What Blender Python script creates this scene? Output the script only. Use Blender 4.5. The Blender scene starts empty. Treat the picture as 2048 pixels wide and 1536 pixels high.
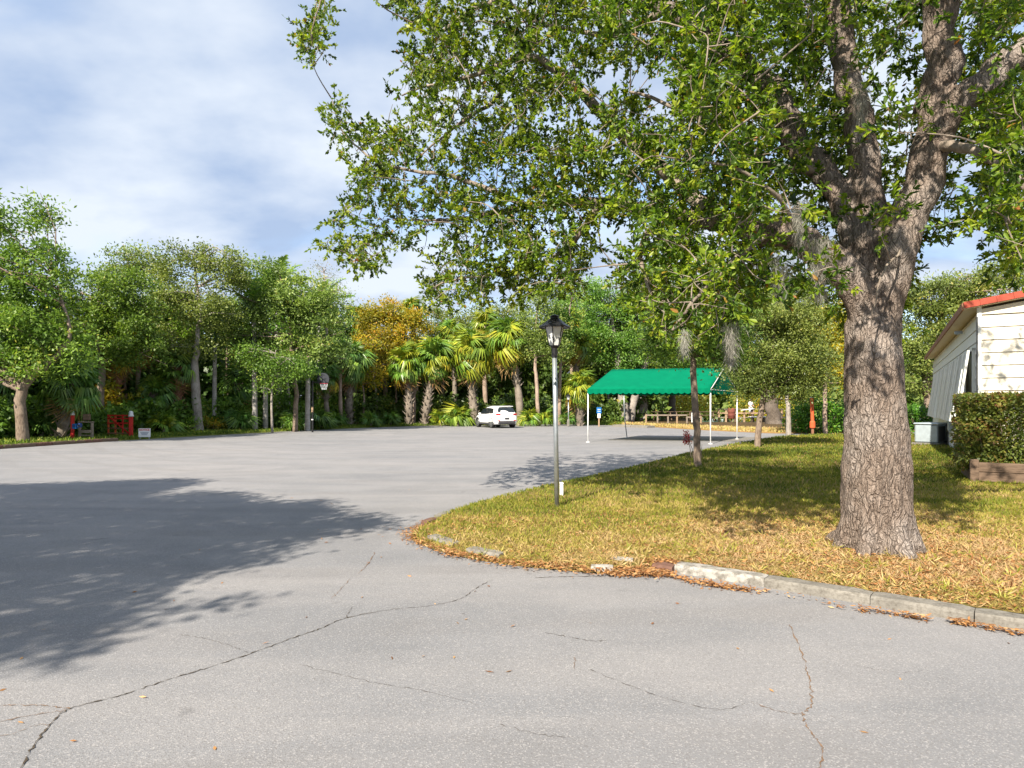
import bpy, math, random
import numpy as np
from mathutils import Vector, Matrix, Euler, noise as mnoise

R = math.radians
random.seed(7)
rng = np.random.default_rng(11)
scene = bpy.context.scene
col = scene.collection

# ------------------------------------------------------------------ camera
F, HX, HY, EYE = 1300.0, 1024.0, 812.0, 1.55      # focal length and principal point, in photograph pixels
cam_d = bpy.data.cameras.new('camera')
cam_d.sensor_fit = 'HORIZONTAL'
cam_d.sensor_width = 36.0
cam_d.lens = F / 2048 * 36.0
cam_d.shift_y = 44 / 2048
cam_d.clip_end = 3000
cam = bpy.data.objects.new('camera', cam_d)
col.objects.link(cam)
cam.location = (0, 0, EYE)
cam.rotation_euler = (R(90), 0, 0)
scene.camera = cam

# ------------------------------------------------------------------ sky and sun
SUN_EL = R(39)
SUN_H = Vector((0.46, 0.888, 0)).normalized()      # the way shadows fall
world = bpy.data.worlds.new('World')
scene.world = world
world.use_nodes = True
wn, wl = world.node_tree.nodes, world.node_tree.links
wn.clear()
w_out = wn.new('ShaderNodeOutputWorld')
sky = wn.new('ShaderNodeTexSky')
sky.sky_type = 'NISHITA'
sky.sun_disc = False
sky.sun_elevation = SUN_EL
sky.sun_rotation = R(207)
sky.air_density = 1.0
sky.dust_density = 0.6
sky.ozone_density = 1.6
bg_sky = wn.new('ShaderNodeBackground')
bg_sky.inputs['Strength'].default_value = 0.105
wl.new(sky.outputs[0], bg_sky.inputs[0])
bg_cl = wn.new('ShaderNodeBackground')
bg_cl.inputs['Strength'].default_value = 0.30
tc = wn.new('ShaderNodeTexCoord')
sep = wn.new('ShaderNodeSeparateXYZ')
wl.new(tc.outputs['Generated'], sep.inputs[0])


def wmath(op, a, b=None, clamp=False):
    n = wn.new('ShaderNodeMath')
    n.operation = op
    n.use_clamp = clamp
    for i, v in enumerate((a, b)):
        if v is None:
            continue
        if isinstance(v, (int, float)):
            n.inputs[i].default_value = v
        else:
            wl.new(v, n.inputs[i])
    return n.outputs[0]


zz = wmath('ADD', wmath('MAXIMUM', sep.outputs[2], 0.0), 0.34)
comb = wn.new('ShaderNodeCombineXYZ')
wl.new(wmath('DIVIDE', sep.outputs[0], zz), comb.inputs[0])
wl.new(wmath('DIVIDE', sep.outputs[1], zz), comb.inputs[1])
mp = wn.new('ShaderNodeMapping')
mp.inputs['Location'].default_value = (3.1, 0.35, 0)
mp.inputs['Rotation'].default_value = (0, 0, R(-14))
mp.inputs['Scale'].default_value = (1.0, 1.25, 1)
wl.new(comb.outputs[0], mp.inputs[0])
cn = wn.new('ShaderNodeTexNoise')
cn.inputs['Scale'].default_value = 1.15
cn.inputs['Detail'].default_value = 7
cn.inputs['Roughness'].default_value = 0.52
cn.inputs['Distortion'].default_value = 0.25
wl.new(mp.outputs[0], cn.inputs[0])
cr = wn.new('ShaderNodeValToRGB')
cr.color_ramp.interpolation = 'EASE'
cr.color_ramp.elements[0].position = 0.33
cr.color_ramp.elements[0].color = (0.2, 0.2, 0.2, 1)
cr.color_ramp.elements[1].position = 0.50
cr.color_ramp.elements[1].color = (0.97, 0.97, 0.97, 1)
wl.new(cn.outputs['Fac'], cr.inputs[0])
cn2 = wn.new('ShaderNodeTexNoise')
cn2.inputs['Scale'].default_value = 2.8
cn2.inputs['Detail'].default_value = 5
cn2.inputs['Roughness'].default_value = 0.5
wl.new(mp.outputs[0], cn2.inputs[0])
cr2 = wn.new('ShaderNodeValToRGB')
cr2.color_ramp.elements[0].position = 0.34
cr2.color_ramp.elements[0].color = (0.62, 0.79, 1.10, 1)
cr2.color_ramp.elements[1].position = 0.62
cr2.color_ramp.elements[1].color = (1.16, 1.26, 1.40, 1)
wl.new(cn2.outputs['Fac'], cr2.inputs[0])
wl.new(cr2.outputs[0], bg_cl.inputs[0])
mixw = wn.new('ShaderNodeMixShader')
wl.new(cr.outputs[0], mixw.inputs[0])
wl.new(bg_sky.outputs[0], mixw.inputs[1])
wl.new(bg_cl.outputs[0], mixw.inputs[2])
wl.new(mixw.outputs[0], w_out.inputs[0])

sun_d = bpy.data.lights.new('sun', 'SUN')
sun_d.energy = 4.6
sun_d.angle = R(0.53)
sun_d.color = (1.0, 0.905, 0.76)
sun = bpy.data.objects.new('sun', sun_d)
col.objects.link(sun)
SUN_DIR = Vector((SUN_H.x * math.cos(SUN_EL), SUN_H.y * math.cos(SUN_EL), -math.sin(SUN_EL)))
sun.rotation_euler = SUN_DIR.to_track_quat('-Z', 'Y').to_euler()
sun.location = (-20, -40, 50)

vs = scene.view_settings
vs.view_transform = 'Standard'
vs.look = 'None'
vs.gamma = 1
vs.exposure = 1.32
vs.use_curve_mapping = False
scene.cycles.max_bounces = 6
scene.cycles.transparent_max_bounces = 4
scene.cycles.use_denoising = True


# ------------------------------------------------------------------ helpers
def P(x, y, d):
    """point seen at photograph pixel x, y, standing d metres ahead"""
    return Vector(((x - HX) / F * d, d, EYE + (HY - y) / F * d))


def G(x, y, z=0.0):
    """point of the level z seen at pixel x, y"""
    d = F * (EYE - z) / (y - HY)
    return Vector(((x - HX) / F * d, d, z))


def tag(o, label=None, cat=None, group=None, kind=None):
    if label:
        o['label'] = label
    if cat:
        o['category'] = cat
    if group:
        o['group'] = group
    if kind:
        o['kind'] = kind
    return o


def empty(name, loc, rz=0, label=None, cat=None, group=None):
    o = bpy.data.objects.new(name, None)
    o.empty_display_size = 0.2
    col.objects.link(o)
    o.location = loc
    o.rotation_euler = (0, 0, rz)
    return tag(o, label, cat, group)


class MB:
    def __init__(self):
        self.v, self.f = [], []

    def add(self, vs_, fs):
        k = len(self.v)
        self.v += [tuple(p) for p in vs_]
        self.f += [tuple(i + k for i in f) for f in fs]
        return self

    def box(self, c, s, rz=0, bev=0.0, rx=0, ry=0):
        m = Matrix.Translation(c) @ Euler((rx, ry, rz)).to_matrix().to_4x4()
        x, y, z = s[0] / 2, s[1] / 2, s[2] / 2
        b = min(bev, x * .9, y * .9, z * .9)
        if b <= 0:
            pts = [(-x, -y, -z), (x, -y, -z), (x, y, -z), (-x, y, -z), (-x, -y, z), (x, -y, z), (x, y, z), (-x, y, z)]
            fs = [(3, 2, 1, 0), (4, 5, 6, 7), (0, 1, 5, 4), (1, 2, 6, 5), (2, 3, 7, 6), (3, 0, 4, 7)]
            return self.add([m @ Vector(p) for p in pts], fs)
        rings = [(x - b, y - b, -z), (x, y, -z + b), (x, y, z - b), (x - b, y - b, z)]
        pts = []
        for X, Y, Z in rings:
            c4 = b if X == x else b * .4
            for (a, e) in ((-X, -Y + c4), (-X + c4, -Y), (X - c4, -Y), (X, -Y + c4), (X, Y - c4), (X - c4, Y), (-X + c4, Y), (-X, Y - c4)):
                pts.append((a, e, Z))
        fs = [tuple(range(7, -1, -1)), tuple(range(24, 32))]
        for r in range(3):
            for k in range(8):
                fs.append((r * 8 + k, r * 8 + (k + 1) % 8, r * 8 + 8 + (k + 1) % 8, r * 8 + 8 + k))
        return self.add([m @ Vector(p) for p in pts], fs)

    def bar(self, a, b, w, h=None, up=Vector((0, 0, 1))):
        a, b = Vector(a), Vector(b)
        h = h or w
        d = (b - a).normalized()
        s = d.cross(up)
        s = s.normalized() if s.length > 1e-4 else Vector((1, 0, 0))
        u = s.cross(d)
        pts = []
        for p in (a, b):
            for i, j in ((-1, -1), (1, -1), (1, 1), (-1, 1)):
                pts.append(p + s * (i * w / 2) + u * (j * h / 2))
        return self.add(pts, [(0, 1, 2, 3), (7, 6, 5, 4), (0, 4, 5, 1), (1, 5, 6, 2), (2, 6, 7, 3), (3, 7, 4, 0)])

    def tube(self, pts, rad, n=8, cap=True):
        pts = [Vector(p) for p in pts]
        if isinstance(rad, (int, float)):
            rad = [rad] * len(pts)
        vs_, fs = [], []
        u = None
        for i, p in enumerate(pts):
            t = (pts[min(i + 1, len(pts) - 1)] - pts[max(i - 1, 0)])
            t = t.normalized() if t.length > 1e-6 else Vector((0, 0, 1))
            if u is None:
                u = t.orthogonal().normalized()
            else:
                u = (u - t * u.dot(t))
                u = u.normalized() if u.length > 1e-6 else t.orthogonal().normalized()
            w = t.cross(u)
            for k in range(n):
                a = 2 * math.pi * k / n
                vs_.append(p + (u * math.cos(a) + w * math.sin(a)) * rad[i])
        for i in range(len(pts) - 1):
            for k in range(n):
                fs.append((i * n + k, i * n + (k + 1) % n, (i + 1) * n + (k + 1) % n, (i + 1) * n + k))
        if cap:
            fs.append(tuple(range(n - 1, -1, -1)))
            fs.append(tuple(range((len(pts) - 1) * n, len(pts) * n)))
        return self.add(vs_, fs)

    def lathe(self, prof, n=16, c=(0, 0, 0), sx=1, sy=1, rot=0):
        vs_, fs = [], []
        for r, z in prof:
            for k in range(n):
                a = 2 * math.pi * k / n + rot
                vs_.append((c[0] + r * math.cos(a) * sx, c[1] + r * math.sin(a) * sy, c[2] + z))
        m = len(prof)
        for i in range(m - 1):
            for k in range(n):
                fs.append((i * n + k, i * n + (k + 1) % n, (i + 1) * n + (k + 1) % n, (i + 1) * n + k))
        fs.append(tuple(range(n - 1, -1, -1)))
        fs.append(tuple(range((m - 1) * n, m * n)))
        return self.add(vs_, fs)

    def prism(self, poly, z0, z1):
        n = len(poly)
        pts = [(p[0], p[1], z0) for p in poly] + [(p[0], p[1], z1) for p in poly]
        fs = [tuple(range(n - 1, -1, -1)), tuple(range(n, 2 * n))]
        fs += [(k, (k + 1) % n, n + (k + 1) % n, n + k) for k in range(n)]
        return self.add(pts, fs)

    def build(self, name, mat, parent=None, smooth=False, kind=None):
        me = bpy.data.meshes.new(name)
        me.from_pydata(self.v, [], self.f)
        me.materials.append(mat)
        if smooth:
            me.shade_smooth()
        me.update()
        o = bpy.data.objects.new(name, me)
        col.objects.link(o)
        if parent:
            o.parent = parent
        if kind:
            o['kind'] = kind
        return o


def np_mesh(name, verts, faces, mat, parent=None, attr=None, smooth=False, kind=None):
    """verts (N,3), faces (M,k) arrays; attr: dict name -> (domain, values)"""
    me = bpy.data.meshes.new(name)
    verts = np.ascontiguousarray(verts, dtype=np.float32)
    faces = np.ascontiguousarray(faces, dtype=np.int32)
    M, k = faces.shape
    me.vertices.add(len(verts))
    me.vertices.foreach_set('co', verts.ravel())
    me.loops.add(M * k)
    me.loops.foreach_set('vertex_index', faces.ravel())
    me.polygons.add(M)
    me.polygons.foreach_set('loop_start', np.arange(0, M * k, k, dtype=np.int32))
    if smooth:
        me.polygons.foreach_set('use_smooth', np.ones(M, dtype=bool))
    me.update(calc_edges=True)
    for an, (dom, vals) in (attr or {}).items():
        a = me.attributes.new(an, 'FLOAT', dom)
        a.data.foreach_set('value', np.ascontiguousarray(vals, dtype=np.float32))
    me.materials.append(mat)
    o = bpy.data.objects.new(name, me)
    col.objects.link(o)
    if parent:
        o.parent = parent
    if kind:
        o['kind'] = kind
    return o


def unit(a):
    return a / np.maximum(np.linalg.norm(a, axis=1, keepdims=True), 1e-6)


def rand_dirs(n):
    return unit(rng.normal(size=(n, 3)))


def leaf_arrays(pos, d, nrm, L, W, fine=True, fold=0.18):
    d = unit(d)
    s = unit(np.cross(d, nrm))
    u = np.cross(s, d)
    L = L[:, None]
    W = W[:, None]
    n = len(pos)
    if fine:
        droop = -0.10 * L * u
        V = np.stack([pos,
                      pos + d * L * .34 + s * W * .34 + u * W * fold * .7,
                      pos + d * L * .76 + s * W * .48 + u * W * fold + droop * .5,
                      pos + d * L + droop,
                      pos + d * L * .76 - s * W * .48 + u * W * fold + droop * .5,
                      pos + d * L * .34 - s * W * .34 + u * W * fold * .7], axis=1)
        base = (np.arange(n) * 6)[:, None]
        Fq = np.stack([base + np.array([[0, 1, 2, 3]]), base + np.array([[0, 3, 4, 5]])], axis=1).reshape(-1, 4)
        return V.reshape(-1, 3), Fq, 2
    V = np.stack([pos, pos + d * L * .5 + s * W * .5, pos + d * L, pos + d * L * .5 - s * W * .5], axis=1)
    Fq = (np.arange(n) * 4)[:, None] + np.array([[0, 1, 2, 3]])
    return V.reshape(-1, 3), Fq, 1


def leaves(name, pos, d, nrm, L, W, tint, mat, parent=None, fine=True, kind=None, fold=.18):
    V, Fq, k = leaf_arrays(pos, d, nrm, L, W, fine, fold)
    return np_mesh(name, V, Fq, mat, parent, {'tint': ('FACE', np.repeat(tint, k))}, kind=kind)


def in_poly(px, py, poly):
    inside = np.zeros(len(px), bool)
    n = len(poly)
    j = n - 1
    for i in range(n):
        xi, yi = poly[i][0], poly[i][1]
        xj, yj = poly[j][0], poly[j][1]
        c = ((yi > py) != (yj > py)) & (px < (xj - xi) * (py - yi) / ((yj - yi) or 1e-9) + xi)
        inside ^= c
        j = i
    return inside


def smooth_path(pts, k=4):
    """Catmull-Rom through pts (tuples of any length)"""
    pts = [np.array(p, float) for p in pts]
    out = []
    for i in range(len(pts) - 1):
        p0, p1, p2, p3 = pts[max(i - 1, 0)], pts[i], pts[i + 1], pts[min(i + 2, len(pts) - 1)]
        for t in np.linspace(0, 1, k, endpoint=False):
            out.append(.5 * (2 * p1 + (p2 - p0) * t + (2 * p0 - 5 * p1 + 4 * p2 - p3) * t * t + (3 * p1 - p0 - 3 * p2 + p3) * t ** 3))
    out.append(pts[-1])
    return out


def vnoise(x, y, s, seed=0.0):
    return np.array([mnoise.noise((a * s + seed, b * s - seed, seed)) for a, b in zip(x, y)])


# ------------------------------------------------------------------ materials
class NT:
    def __init__(self, name):
        self.m = bpy.data.materials.new(name)
        self.m.use_nodes = True
        self.n, self.l = self.m.node_tree.nodes, self.m.node_tree.links
        self.n.clear()
        self.out = self.n.new('ShaderNodeOutputMaterial')

    def node(self, t, **kw):
        nd = self.n.new('ShaderNode' + t)
        for k, v in kw.items():
            setattr(nd, k, v)
        return nd

    def put(self, nd, key, v):
        s = nd.inputs[key]
        if hasattr(v, 'is_linked') or hasattr(v, 'links'):
            self.l.new(v, s)
        elif isinstance(v, (tuple, list)) and len(v) == 3 and s.type == 'RGBA':
            s.default_value = (*v, 1)
        else:
            s.default_value = v
        return nd

    def coord(self, kind='Object', scale=None):
        o = self.node('TexCoord').outputs[kind]
        if scale is not None:
            mpn = self.node('Mapping')
            self.l.new(o, mpn.inputs[0])
            mpn.inputs['Scale'].default_value = scale
            return mpn.outputs[0]
        return o

    def noise(self, vec, scale, detail=4, rough=.55, dist=0):
        nd = self.node('TexNoise')
        self.l.new(vec, nd.inputs[0])
        nd.inputs['Scale'].default_value = scale
        nd.inputs['Detail'].default_value = detail
        nd.inputs['Roughness'].default_value = rough
        nd.inputs['Distortion'].default_value = dist
        return nd.outputs['Fac']

    def ramp(self, fac, stops, interp='LINEAR'):
        nd = self.node('ValToRGB')
        nd.color_ramp.interpolation = interp
        e = nd.color_ramp.elements
        while len(e) < len(stops):
            e.new(.5)
        for el, (p, c) in zip(e, stops):
            el.position = p
            el.color = (c, c, c, 1) if isinstance(c, (int, float)) else (*c, 1)
        self.l.new(fac, nd.inputs[0])
        return nd.outputs[0]

    def mix(self, fac, a, b, mode='MIX'):
        nd = self.node('Mix', data_type='RGBA', blend_type=mode)
        self.put(nd, 0, fac)
        for i, v in ((6, a), (7, b)):
            if hasattr(v, 'links'):
                self.l.new(v, nd.inputs[i])
            else:
                nd.inputs[i].default_value = (*v, 1)
        return nd.outputs[2]

    def math(self, op, a, b=0.0, clamp=False):
        nd = self.node('Math', operation=op, use_clamp=clamp)
        self.put(nd, 0, a)
        self.put(nd, 1, b)
        return nd.outputs[0]

    def attr(self, name):
        nd = self.node('Attribute')
        nd.attribute_name = name
        return nd.outputs['Fac']

    def bump(self, h, strength=.3, dist=.01):
        nd = self.node('Bump')
        nd.inputs['Strength'].default_value = strength
        nd.inputs['Distance'].default_value = dist
        self.l.new(h, nd.inputs['Height'])
        return nd.outputs[0]

    def bsdf(self, color, rough=.7, spec=.3, metal=0, normal=None, **kw):
        nd = self.node('BsdfPrincipled')
        self.put(nd, 'Base Color', color)
        self.put(nd, 'Roughness', rough)
        nd.inputs['Specular IOR Level'].default_value = spec
        nd.inputs['Metallic'].default_value = metal
        if normal is not None:
            self.l.new(normal, nd.inputs['Normal'])
        for k, v in kw.items():
            self.put(nd, k, v)
        return nd.outputs[0]

    def done(self, sh):
        self.l.new(sh, self.out.inputs[0])
        return self.m


def plain(name, c, rough=.6, spec=.3, metal=0, var=.12, scale=6.0, bump=0.0):
    t = NT(name)
    v = t.coord('Object')
    n = t.noise(v, scale, 5)
    n2 = t.noise(v, scale * 9, 3)
    a = t.mix(t.ramp(n, [(.3, 0.0), (.7, 1.0)]), tuple(x * (1 - var) for x in c), tuple(min(1, x * (1 + var)) for x in c))
    a = t.mix(t.math('MULTIPLY', n2, var * 1.4), a, tuple(x * .55 for x in c))
    nb = t.bump(n2, bump, .01) if bump else None
    return t.done(t.bsdf(a, rough, spec, metal, nb))


def wood(name, c, scale=(1.5, 14, 14), dark=.5):
    t = NT(name)
    v = t.coord('Object', scale)
    n = t.noise(v, 3, 6, .65)
    a = t.ramp(n, [(.3, tuple(x * dark for x in c)), (.55, c), (.8, tuple(min(1, x * 1.25) for x in c))])
    return t.done(t.bsdf(a, .85, .15, 0, t.bump(n, .5, .006)))


def foliage(name, stops, rough=.45, spec=.35, trans=.32, tgain=(1.25, 1.35, .6)):
    t = NT(name)
    a = t.ramp(t.attr('tint'), stops)
    oi = t.node('ObjectInfo').outputs['Random']
    hs = t.node('HueSaturation')
    t.put(hs, 'Hue', t.math('ADD', t.math('MULTIPLY', oi, .03), .485))
    t.put(hs, 'Value', t.math('ADD', t.math('MULTIPLY', oi, .25), .88))
    t.put(hs, 'Color', a)
    a = hs.outputs[0]
    tl = t.node('BsdfTranslucent')
    g = t.node('Mix', data_type='RGBA', blend_type='MULTIPLY')
    g.inputs[0].default_value = 1
    t.l.new(a, g.inputs[6])
    g.inputs[7].default_value = (*tgain, 1)
    t.l.new(g.outputs[2], tl.inputs[0])
    ms = t.node('MixShader')
    ms.inputs[0].default_value = trans
    t.l.new(t.bsdf(a, rough, spec), ms.inputs[1])
    t.l.new(tl.outputs[0], ms.inputs[2])
    return t.done(ms.outputs[0])


def bark(name, lo, hi, scale=(6, 6, 2.2), bump=.8):
    t = NT(name)
    v = t.coord('Object', scale)
    n = t.noise(v, 3.0, 6, .65)
    n2 = t.noise(t.coord('Object'), 1.3, 4)
    a = t.ramp(n, [(.32, lo), (.62, hi)])
    a = t.mix(t.ramp(n2, [(.4, 0.0), (.65, .5)]), a, tuple(min(1, x * 1.4 + .04) for x in hi))
    return t.done(t.bsdf(a, .9, .1, 0, t.bump(n, bump, .03)))


M = {}
M['oak_leaf'] = foliage('oak_leaf', [(0, (.018, .038, .008)), (.3, (.050, .092, .011)), (.62, (.134, .208, .015)), (.88, (.27, .33, .024)), (.94, (.30, .22, .03)), (1, (.28, .09, .03))], .44, .38, .46)
M['leaf_green'] = foliage('leaf_green', [(0, (0.047, 0.093, 0.018)), (.45, (0.125, 0.219, 0.033)), (.85, (0.225, 0.332, 0.050)), (1, (0.332, 0.332, 0.056))], trans=.38)
M['leaf_olive'] = foliage('leaf_olive', [(0, (0.063, 0.096, 0.024)), (.45, (0.165, 0.223, 0.051)), (.85, (0.273, 0.332, 0.080)), (1, (0.353, 0.332, 0.085))], trans=.38)
M['leaf_fresh'] = foliage('leaf_fresh', [(0, (0.057, 0.128, 0.015)), (.45, (0.148, 0.268, 0.026)), (.85, (0.262, 0.396, 0.037)), (1, (0.376, 0.408, 0.043))], trans=.38)
M['leaf_yellow'] = foliage('leaf_yellow', [(0, (.12, .14, .015)), (.4, (.27, .25, .022)), (.75, (.44, .31, .022)), (1, (.55, .25, .022))], trans=.4)
M['leaf_grey'] = foliage('leaf_grey', [(0, (0.066, 0.085, 0.036)), (.45, (0.152, 0.175, 0.070)), (.85, (0.252, 0.263, 0.107)), (1, (0.331, 0.288, 0.135))])
M['leaf_dark'] = foliage('leaf_dark', [(0, (0.030, 0.060, 0.014)), (.5, (0.093, 0.158, 0.028)), (.9, (0.195, 0.263, 0.047)), (1, (0.371, 0.298, 0.063))])  # leaf colour kept dark to stand in for shade beneath the crowns
M['leaf_hedge'] = foliage('leaf_hedge', [(0, (.04, .06, .015)), (.4, (.11, .14, .025)), (.65, (.19, .20, .035)), (.82, (.20, .12, .04)), (1, (.20, .075, .035))])
M['leaf_shrub'] = foliage('leaf_shrub', [(0, (0.024, 0.081, 0.010)), (.5, (0.061, 0.196, 0.016)), (.9, (0.122, 0.322, 0.021)), (1, (0.244, 0.345, 0.031))])
M['leaf_red'] = foliage('leaf_red', [(0, (.25, .02, .015)), (.6, (.45, .05, .03)), (1, (.5, .16, .05))])
M['dead_twig'] = bark('dead_twig', (.16, .12, .10), (.34, .28, .24))
M['palm_green'] = foliage('palm_green', [(0, (0.047, 0.113, 0.018)), (.5, (0.131, 0.232, 0.031)), (1, (0.249, 0.358, 0.045))], .38, .45, .28)
M['palm_lime'] = foliage('palm_lime', [(0, (0.127, 0.192, 0.019)), (.5, (0.254, 0.312, 0.027)), (1, (0.407, 0.372, 0.032))], .4, .4, .28)
M['palm_dark'] = foliage('palm_dark', [(0, (0.032, 0.083, 0.019)), (.5, (0.087, 0.180, 0.035)), (1, (0.175, 0.285, 0.054))], .4, .4, .25)  # darker copy of the palm green, with tree shade put into the colour
M['palm_yellow'] = foliage('palm_yellow', [(0, (.26, .22, .02)), (.5, (.40, .30, .03)), (1, (.5, .36, .06))], .5, .3, .28)
M['palm_dead'] = foliage('palm_dead', [(0, (.20, .10, .04)), (.5, (.33, .20, .09)), (1, (.45, .31, .16))], .8, .1, .2, (1.1, 1, .8))
M['moss_grey'] = foliage('moss_grey', [(0, (.20, .20, .17)), (.5, (.33, .32, .28)), (1, (.46, .45, .40))], .9, .05, .3, (1, 1, .95))
M['grass'] = foliage('grass', [(0, (.05, .095, .014)), (.3, (.14, .19, .022)), (.55, (.28, .28, .04)), (.78, (.45, .36, .12)), (1, (.50, .37, .19))], .6, .2, .3, (1.1, 1.15, .7))
M['litter'] = foliage('litter', [(0, (.12, .055, .025)), (.35, (.29, .135, .05)), (.7, (.45, .25, .095)), (1, (.54, .39, .21))], .7, .15, .12, (1, .9, .7))
M['bark_pale'] = bark('bark_pale', (.12, .10, .085), (.30, .27, .24))
M['twig'] = bark('twig', (.09, .07, .055), (.24, .20, .16))
M['bark_brown'] = bark('bark_brown', (.07, .05, .04), (.22, .17, .13))
M['bark_tan'] = bark('bark_tan', (.13, .09, .07), (.31, .235, .185))
M['bark_dark'] = bark('bark_dark', (.04, .033, .026), (.13, .105, .085))
M['boot'] = bark('boot', (.065, .052, .042), (.22, .185, .15), (5, 5, 9))
M['boot_red'] = bark('boot_red', (.09, .04, .025), (.27, .14, .085), (5, 5, 9))


def royal_bark():
    t = NT('royal_palm_trunk')
    v = t.coord('Object')
    w = t.node('TexWave', wave_type='BANDS', bands_direction='Z')
    t.l.new(v, w.inputs[0])
    w.inputs['Scale'].default_value = 3.2
    w.inputs['Distortion'].default_value = 1.2
    n = t.noise(v, 4, 5)
    a = t.ramp(n, [(.3, (.22, .205, .19)), (.7, (.44, .42, .40))])
    a = t.mix(t.ramp(w.outputs['Fac'], [(0, .45), (.25, 0.0)]), a, (.14, .12, .10))
    return t.done(t.bsdf(a, .85, .15, 0, t.bump(n, .3, .02)))


M['royal'] = royal_bark()


def oak_bark():
    t = NT('oak_bark')
    v = t.coord('Object')
    wv = t.node('TexNoise')
    t.l.new(v, wv.inputs[0])
    wv.inputs['Scale'].default_value = 5
    wv.inputs['Detail'].default_value = 4
    mxv = t.node('Mix', data_type='VECTOR')
    mxv.inputs[0].default_value = .14
    t.l.new(v, mxv.inputs[4])
    t.l.new(wv.outputs['Color'], mxv.inputs[5])
    mpv = t.node('Mapping')
    mpv.inputs['Scale'].default_value = (1, 1, .24)
    t.l.new(mxv.outputs[1], mpv.inputs[0])

    def edges(scale):
        vo = t.node('TexVoronoi', feature='DISTANCE_TO_EDGE')
        t.l.new(mpv.outputs[0], vo.inputs[0])
        vo.inputs['Scale'].default_value = scale
        return vo.outputs['Distance']
    e1, e2 = edges(30), edges(58)
    n = t.noise(v, 38, 6, .7)
    n2 = t.noise(v, 1.7, 5, .6)
    n3 = t.noise(t.coord('Object', (9, 9, 3)), 4, 5, .7)
    a = t.ramp(n3, [(.3, (.15, .112, .09)), (.52, (.25, .20, .165)), (.75, (.37, .31, .27))])
    a = t.mix(t.ramp(n2, [(.46, 0.0), (.62, .6)]), a, (.44, .40, .37))
    a = t.mix(t.math('MULTIPLY', n, .5), a, (.15, .115, .095))
    brk = t.math('MULTIPLY', t.ramp(n3, [(.35, 1.0), (.62, .3)]), t.ramp(t.noise(v, 7, 3), [(.38, .25), (.6, 1.0)]))
    c1 = t.ramp(e1, [(.0, .85), (.06, .5), (.17, 0.0)])
    c2 = t.ramp(e2, [(.0, .5), (.08, 0.0)])
    a = t.mix(t.math('MULTIPLY', c1, brk), a, (.055, .04, .032))
    a = t.mix(t.math('MULTIPLY', c2, brk), a, (.09, .068, .055))
    h = t.math('ADD', t.math('MULTIPLY', t.ramp(e1, [(0, 0.0), (.14, 1.0)]), .8), t.math('ADD', t.math('MULTIPLY', t.ramp(e2, [(0, 0.0), (.15, 1.0)]), .35), t.math('MULTIPLY', n, .5)))
    return t.done(t.bsdf(a, .92, .12, 0, t.bump(h, .9, .022)))


M['oak_bark'] = oak_bark()


def asphalt():
    t = NT('asphalt')
    v = t.coord('Object')
    big = t.noise(v, .16, 5, .55)
    mid = t.noise(v, 1.1, 5, .6)
    str_ = t.noise(t.coord('Object', (.35, 2.2, 1)), .55, 4, .55, .6)
    fine = t.noise(v, 95, 3, .7)
    vo = t.node('TexVoronoi')
    t.l.new(v, vo.inputs[0])
    vo.inputs['Scale'].default_value = 150
    sepc = t.node('SeparateColor')
    t.l.new(vo.outputs['Color'], sepc.inputs[0])
    a = t.ramp(big, [(.32, (.180, .185, .198)), (.5, (.215, .215, .224)), (.7, (.252, .244, .246))])
    a = t.mix(t.ramp(mid, [(.35, .55), (.6, 0.0)]), a, (.152, .157, .168))
    a = t.mix(t.ramp(str_, [(.4, 0.0), (.65, .5)]), a, (.275, .264, .262))
    pat = t.noise(v, .42, 3, .5, .8)
    a = t.mix(t.ramp(pat, [(.56, 0.0), (.62, .28)]), a, (.15, .152, .16))
    spt = t.noise(v, 2.6, 2, .5)
    a = t.mix(t.ramp(spt, [(.70, 0.0), (.76, .40)]), a, (.10, .10, .105))
    mpr = t.node('Mapping')
    t.l.new(v, mpr.inputs[0])
    mpr.inputs['Location'].default_value = (3, -30, 0)
    mpr.inputs['Scale'].default_value = (1, .8, 1)
    wv = t.node('TexWave', wave_type='RINGS', rings_direction='Z')
    t.l.new(mpr.outputs[0], wv.inputs[0])
    wv.inputs['Scale'].default_value = .22
    wv.inputs['Distortion'].default_value = 5
    wv.inputs['Detail'].default_value = 4
    wv.inputs['Detail Scale'].default_value = .5
    a = t.mix(t.math('MULTIPLY', t.ramp(wv.outputs['Fac'], [(.80, 0.0), (.95, .30)]), t.ramp(mid, [(.4, 0.0), (.6, 1.0)])), a, (.13, .125, .125))
    a = t.mix(t.ramp(fine, [(.32, .42), (.52, 0.0)]), a, (.11, .105, .105))
    a = t.mix(t.ramp(sepc.outputs[0], [(.80, 0.0), (.94, .42)]), a, (.42, .40, .39))
    a = t.mix(t.ramp(sepc.outputs[1], [(.80, 0.0), (.95, .42)]), a, (.12, .11, .105))
    h = t.math('ADD', fine, t.math('MULTIPLY', vo.outputs['Distance'], .5))
    return t.done(t.bsdf(a, .88, .2, 0, t.bump(h, .45, .006)))


M['asphalt'] = asphalt()


def lawn_soil():
    t = NT('lawn_soil')
    v = t.coord('Object')
    n = t.noise(v, .8, 6, .6)
    n2 = t.noise(v, 14, 5, .65)
    n3 = t.noise(v, 60, 3, .7)
    a = t.ramp(n, [(.35, (.12, .12, .03)), (.5, (.22, .18, .055)), (.66, (.30, .20, .08))])
    a = t.mix(t.ramp(n2, [(.42, 0.0), (.62, .6)]), a, (.40, .27, .11))
    a = t.mix(t.ramp(n3, [(.35, .6), (.55, 0.0)]), a, (.07, .06, .025))
    return t.done(t.bsdf(a, .95, .05, 0, t.bump(n3, .8, .03)))


M['lawn'] = lawn_soil()


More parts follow.
